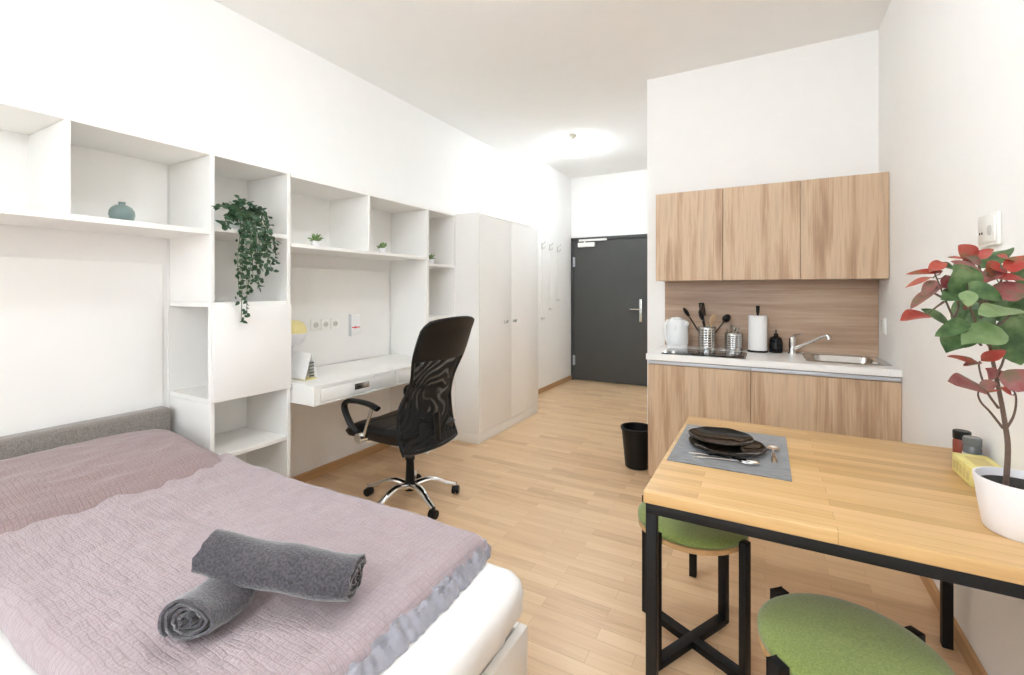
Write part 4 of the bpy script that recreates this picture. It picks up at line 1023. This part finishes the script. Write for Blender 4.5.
# yellow box, shakers
Rz = Matrix.Rotation(math.radians(3), 3, 'Z')
yb = thing('yellow_box', 'pale yellow printed cardboard tea box lying on the table by the wall', 'box', (.60, 2.02, TZ))
obj('carton', MB().box(.550, .638, 1.905, 2.065, TZ + .0005, TZ + .060, .003, 2), M['boxyellow'], yb)
mb = MB()
rb = random.Random(5)
for k in range(5): mb.box(.5492, .5498, 1.92 + k * .028, 1.938 + k * .028, TZ + .015, TZ + .036 + rb.uniform(-.008, .01))
mb.box(.57, .618, 1.94, 2.03, TZ + .0602, TZ + .0606)
obj('printed_marks', mb, M['boxprint'], yb, False)
for (x, y, cap, labl, hh) in ((.603, 2.165, 'blackplastic', 'dark-lidded spice jar with red contents behind the yellow box', .095), (.612, 2.105, 'jar', 'grey-lidded spice jar with a pale label behind the yellow box', .09)):
    t = thing('spice_jar', labl, 'spice jar', (x, y, TZ), 'spice jars at the back of the table')
    obj('jar_body', MB().lathe([(0, 0), (.022, 0), (.024, .004), (.024, hh - .02), (.021, hh - .012), (0, hh - .012)], (x, y, TZ + .0005), 24), M['spice'] if cap == 'blackplastic' else M['jar'], t)
    obj('jar_label', MB().lathe([(.0243, .02), (.0247, .02), (.0247, hh - .035), (.0243, hh - .035)], (x, y, TZ), 24), M['leafletgrey'] if cap != 'blackplastic' else M['paper'], t) if cap != 'blackplastic' else None
    obj('jar_lid', MB().lathe([(0, hh - .011), (.024, hh - .011), (.0245, hh + .014), (.022, hh + .017), (0, hh + .017)], (x, y, TZ), 24), M[cap], t)

# ================================================================ PLANT ON TABLE
PX, PY = .558, 1.605
pt_ = thing('potted_plant', 'houseplant with red and green leaves in a white pot on the table', 'potted plant', (PX, PY, TZ))
obj('pot', MB().lathe([(0, 0), (.066, 0), (.071, .006), (.079, .06), (.088, .128), (.0875, .132), (.083, .132), (.080, .112), (.0, .112)], (PX, PY, TZ + .0005), 48), M['pot'], pt_)
obj('soil', MB().lathe([(0, .116), (.05, .115), (.0805, .1125)], (PX, PY, TZ), 30), M['soil'], pt_)
stem = MB(); tw = MB()
gl, plf, rl, ro = MB(), MB(), MB(), MB()
# leaf: kind, base point, tip point, width (metres, world)
LEAVES = [
    ('g', (0.463, 1.574, 1.282), (0.429, 1.567, 1.261), 0.04),
    ('g', (0.487, 1.565, 1.266), (0.515, 1.58, 1.229), 0.045),
    ('o', (0.474, 1.58, 1.327), (0.447, 1.577, 1.281), 0.035),
    ('g', (0.472, 1.545, 1.357), (0.447, 1.519, 1.328), 0.029),
    ('g', (0.411, 1.523, 1.328), (0.422, 1.529, 1.362), 0.03),
    ('o', (0.5, 1.549, 1.406), (0.46, 1.504, 1.369), 0.034),
    ('g', (0.545, 1.63, 1.327), (0.522, 1.63, 1.276), 0.056),
    ('g', (0.543, 1.584, 1.254), (0.521, 1.56, 1.207), 0.059),
    ('g', (0.44, 1.527, 1.242), (0.415, 1.491, 1.218), 0.037),
    ('o', (0.38, 1.471, 1.389), (0.392, 1.478, 1.352), 0.024),
    ('o', (0.355, 1.446, 1.376), (0.325, 1.418, 1.338), 0.021),
    ('r', (0.525, 1.563, 1.42), (0.495, 1.535, 1.439), 0.022),
    ('r', (0.379, 1.482, 1.399), (0.305, 1.43, 1.395), 0.015),
    ('r', (0.35, 1.454, 1.383), (0.289, 1.387, 1.369), 0.017),
    ('r', (0.379, 1.482, 1.42), (0.345, 1.44, 1.395), 0.027),
    ('o', (0.367, 1.464, 1.367), (0.301, 1.382, 1.304), 0.029),
    ('r', (0.337, 1.425, 1.296), (0.278, 1.37, 1.283), 0.038),
    ('o', (0.343, 1.439, 1.371), (0.389, 1.488, 1.35), 0.026),
    ('g', (0.391, 1.489, 1.275), (0.317, 1.413, 1.305), 0.024),
    ('g', (0.408, 1.498, 1.401), (0.37, 1.477, 1.416), 0.022),
    ('g', (0.428, 1.498, 1.348), (0.393, 1.456, 1.409), 0.067),
    ('g', (0.416, 1.479, 1.343), (0.368, 1.442, 1.333), 0.045),
    ('p', (0.416, 1.457, 1.352), (0.413, 1.443, 1.315), 0.03),
    ('g', (0.42, 1.471, 1.369), (0.48, 1.48, 1.329), 0.033),
    ('r', (0.455, 1.547, 1.422), (0.417, 1.503, 1.459), 0.045),
    ('r', (0.457, 1.548, 1.432), (0.485, 1.541, 1.45), 0.022),
    ('r', (0.457, 1.548, 1.424), (0.389, 1.476, 1.434), 0.015),
    ('o', (0.464, 1.517, 1.393), (0.391, 1.455, 1.421), 0.024),
    ('o', (0.46, 1.526, 1.418), (0.426, 1.496, 1.432), 0.022),
    ('g', (0.478, 1.594, 1.408), (0.558, 1.661, 1.456), 0.041),
    ('r', (0.491, 1.544, 1.399), (0.468, 1.52, 1.42), 0.027),
    ('r', (0.51, 1.543, 1.393), (0.47, 1.509, 1.405), 0.022),
    ('r', (0.506, 1.541, 1.398), (0.552, 1.566, 1.434), 0.034),
    ('r', (0.47, 1.521, 1.389), (0.554, 1.555, 1.381), 0.024),
    ('o', (0.479, 1.526, 1.338), (0.549, 1.553, 1.362), 0.051),
    ('p', (0.518, 1.502, 1.308), (0.425, 1.416, 1.294), 0.058),
    ('p', (0.48, 1.48, 1.264), (0.397, 1.401, 1.24), 0.065),
    ('g', (0.502, 1.538, 1.29), (0.54, 1.537, 1.177), 0.087),
    ('g', (0.42, 1.471, 1.277), (0.352, 1.41, 1.25), 0.033),
    ('g', (0.422, 1.494, 1.261), (0.377, 1.447, 1.206), 0.055),
    ('g', (0.476, 1.559, 1.303), (0.453, 1.545, 1.239), 0.049),
    ('g', (0.522, 1.618, 1.363), (0.491, 1.59, 1.282), 0.046),
    ('g', (0.463, 1.574, 1.365), (0.489, 1.6, 1.297), 0.045),
    ('g', (0.54, 1.616, 1.327), (0.595, 1.647, 1.264), 0.065),
    ('g', (0.485, 1.586, 1.239), (0.531, 1.6, 1.203), 0.05),
    ('g', (0.467, 1.588, 1.327), (0.419, 1.573, 1.281), 0.046),
    ('g', (0.504, 1.62, 1.424), (0.581, 1.685, 1.353), 0.046),
    ('g', (0.541, 1.594, 1.422), (0.596, 1.624, 1.352), 0.054),
    ('r', (0.441, 1.493, 1.183), (0.378, 1.424, 1.202), 0.019),
    ('r', (0.451, 1.499, 1.183), (0.495, 1.512, 1.206), 0.026),
    ('o', (0.451, 1.499, 1.181), (0.408, 1.452, 1.174), 0.017),
    ('o', (0.455, 1.49, 1.123), (0.367, 1.395, 1.143), 0.054),
    ('o', (0.498, 1.559, 1.137), (0.472, 1.533, 1.161), 0.029),
    ('o', (0.504, 1.563, 1.134), (0.535, 1.591, 1.147), 0.027),
    ('o', (0.504, 1.528, 1.116), (0.547, 1.54, 1.163), 0.05),
    ('o', (0.441, 1.471, 1.125), (0.471, 1.476, 1.137), 0.023),
    ('r', (0.449, 1.487, 1.114), (0.478, 1.491, 1.116), 0.009),
    ('r', (0.516, 1.535, 1.102), (0.486, 1.507, 1.121), 0.019),
]
TWIGS = [
     [(0.531, 1.588, 0.853), (0.526, 1.586, 0.957), (0.52, 1.582, 1.019), (0.511, 1.578, 1.08), (0.5, 1.572, 1.142), (0.489, 1.566, 1.204), (0.479, 1.56, 1.283), (0.474, 1.557, 1.372)] ,
     [(0.515, 1.58, 1.011), (0.479, 1.537, 1.056), (0.451, 1.499, 1.085), (0.441, 1.482, 1.109), (0.451, 1.488, 1.123)] ,
     [(0.505, 1.574, 1.061), (0.474, 1.535, 1.102), (0.453, 1.5, 1.142), (0.447, 1.497, 1.171), (0.449, 1.498, 1.183)] ,
     [(0.52, 1.582, 1.006), (0.532, 1.578, 1.039), (0.529, 1.553, 1.076), (0.522, 1.538, 1.107), (0.506, 1.529, 1.119)] ,
     [(0.476, 1.559, 1.118), (0.502, 1.561, 1.156), (0.513, 1.567, 1.186), (0.521, 1.56, 1.226), (0.504, 1.539, 1.28)] ,
     [(0.468, 1.554, 1.216), (0.425, 1.508, 1.26), (0.402, 1.495, 1.284), (0.382, 1.472, 1.324), (0.367, 1.464, 1.367), (0.358, 1.459, 1.391)] ,
     [(0.402, 1.495, 1.284), (0.411, 1.499, 1.309), (0.405, 1.485, 1.328)] ,
     [(0.463, 1.551, 1.254), (0.44, 1.516, 1.299), (0.428, 1.498, 1.338), (0.424, 1.484, 1.367)] ,
     [(0.474, 1.557, 1.365), (0.466, 1.553, 1.402), (0.457, 1.548, 1.427)] ,
     [(0.47, 1.555, 1.303), (0.496, 1.558, 1.352), (0.508, 1.553, 1.389), (0.508, 1.542, 1.401)] ,
     [(0.468, 1.554, 1.266), (0.487, 1.519, 1.269), (0.503, 1.504, 1.294), (0.516, 1.501, 1.308)] ,
     [(0.468, 1.554, 1.283), (0.481, 1.572, 1.328), (0.487, 1.565, 1.348), (0.522, 1.618, 1.365)] ,
     [(0.463, 1.551, 1.241), (0.47, 1.509, 1.245), (0.478, 1.479, 1.262)] ,
     [(0.371, 1.466, 1.336), (0.348, 1.453, 1.352), (0.343, 1.439, 1.371)] ,
     [(0.377, 1.47, 1.324), (0.355, 1.446, 1.309), (0.337, 1.425, 1.296)] ,
]

def smooth_path(P, n=5):
    P = [Vector(p) for p in P]; out = []
    for i in range(len(P) - 1):
        p0 = P[max(i - 1, 0)]; p1 = P[i]; p2 = P[i + 1]; p3 = P[min(i + 2, len(P) - 1)]
        for k in range(n):
            t = k / n; out.append(.5 * ((2 * p1) + (p2 - p0) * t + (2 * p0 - 5 * p1 + 4 * p2 - p3) * t * t + (3 * p1 - p0 - 3 * p2 + p3) * t ** 3))
    return out + [P[-1]]
SP = smooth_path([(PX - .03, PY, TZ + .10)] + TWIGS[0][1:]); stem.tube(SP, [.0062 - .0034 * i / (len(SP) - 1) for i in range(len(SP))], 10)
for P in TWIGS[1:]:
    Q = smooth_path(P); tw.tube(Q, [.0030 - .0016 * i / (len(Q) - 1) for i in range(len(Q))], 7)
rl_ = random.Random(3)
nodes = [Vector(p) for P in TWIGS for p in smooth_path(P)]
for kind, b0, tip, wd in LEAVES:
    b0 = Vector(b0); tip = Vector(tip); d = tip - b0; L = d.length * 1.06
    near = min(nodes, key=lambda q: (q - b0).length)
    if (near - b0).length > .004: tw.tube([near, near.lerp(b0, .5) + Vector((0, 0, -.004)), b0 + d * .03], .0013, 6)
    # facing: mostly towards the room (-y, -x side) and up
    nn = Vector((-.25 + rl_.uniform(-.25, .25), -.75, .45 + rl_.uniform(-.3, .3)))
    wd = wd * 1.12
    {'g': gl, 'p': plf, 'r': rl, 'o': ro}[kind].leaf(b0, d, nn, L, wd, rl_.uniform(-.15, .22), rl_.uniform(.15, .5), 9, wav=rl_.uniform(0, 6))
obj('stem', stem, M['bark'], pt_); obj('twigs', tw, M['bark'], pt_)
obj('green_leaves', gl, M['leaf_green'], pt_, ang=1.5, label='green leaves'); obj('pale_leaves', plf, M['leaf_pale'], pt_, ang=1.5, label='large pale green leaves')
obj('red_leaves', rl, M['leaf_red'], pt_, ang=1.5, label='bright red leaves'); obj('rose_leaves', ro, M['leaf_rose'], pt_, ang=1.5, label='dusky rose-brown leaves')

# ================================================================ STOOLS
def stool(cx_, cy_, rot, label):
    t = thing('round_stool', label, 'stool', (cx_, cy_, 0), 'green-cushioned stools')
    R = .197
    obj('cushion', MB().lathe([(0, .4655), (R - .01, .4655), (R + .001, .471), (R + .001, .483), (R - .010, .492), (R - .04, .499), (R * .4, .502), (0, .503)], (cx_, cy_, 0), 64), M['green'], t, ang=1.2)
    obj('seat_board', MB().lathe([(0, .446), (R - .004, .446), (R, .449), (R, .462), (R - .003, .465), (0, .465)], (cx_, cy_, 0), 64), M['ply'], t)
    cr = MB()
    for k in range(4):
        a = rot + PI / 2 * k; u = Vector((math.cos(a), math.sin(a), 0)); v = Vector((-u.y, u.x, 0)); c = Vector((cx_, cy_, 0))
        Rm = Matrix.Rotation(a, 3, 'Z'); p = c + u * (R + .0135)
        obj('leg', MB().box(p.x - .0125, p.x + .0125, p.y - .018, p.y + .018, 0.0005, .486, .003, 2, rot=Rm), M['blackmetal'], t)
    for k in range(2):
        a = rot + PI / 2 * k; Rm = Matrix.Rotation(a, 3, 'Z')
        zz = 0
        cr.box(cx_ - R, cx_ + R, cy_ - .02, cy_ + .02, .001, .027 - .0012 * k, .002, 2, rot=Rm)
    obj('floor_cross', cr, M['blackmetal'], t)
    return t
stool(-.247, 1.872, math.radians(62), 'round green-cushioned stool partly under the far left of the table')
stool(.180, 1.375, math.radians(43), 'round green-cushioned stool nearest the camera, in the lower right corner')
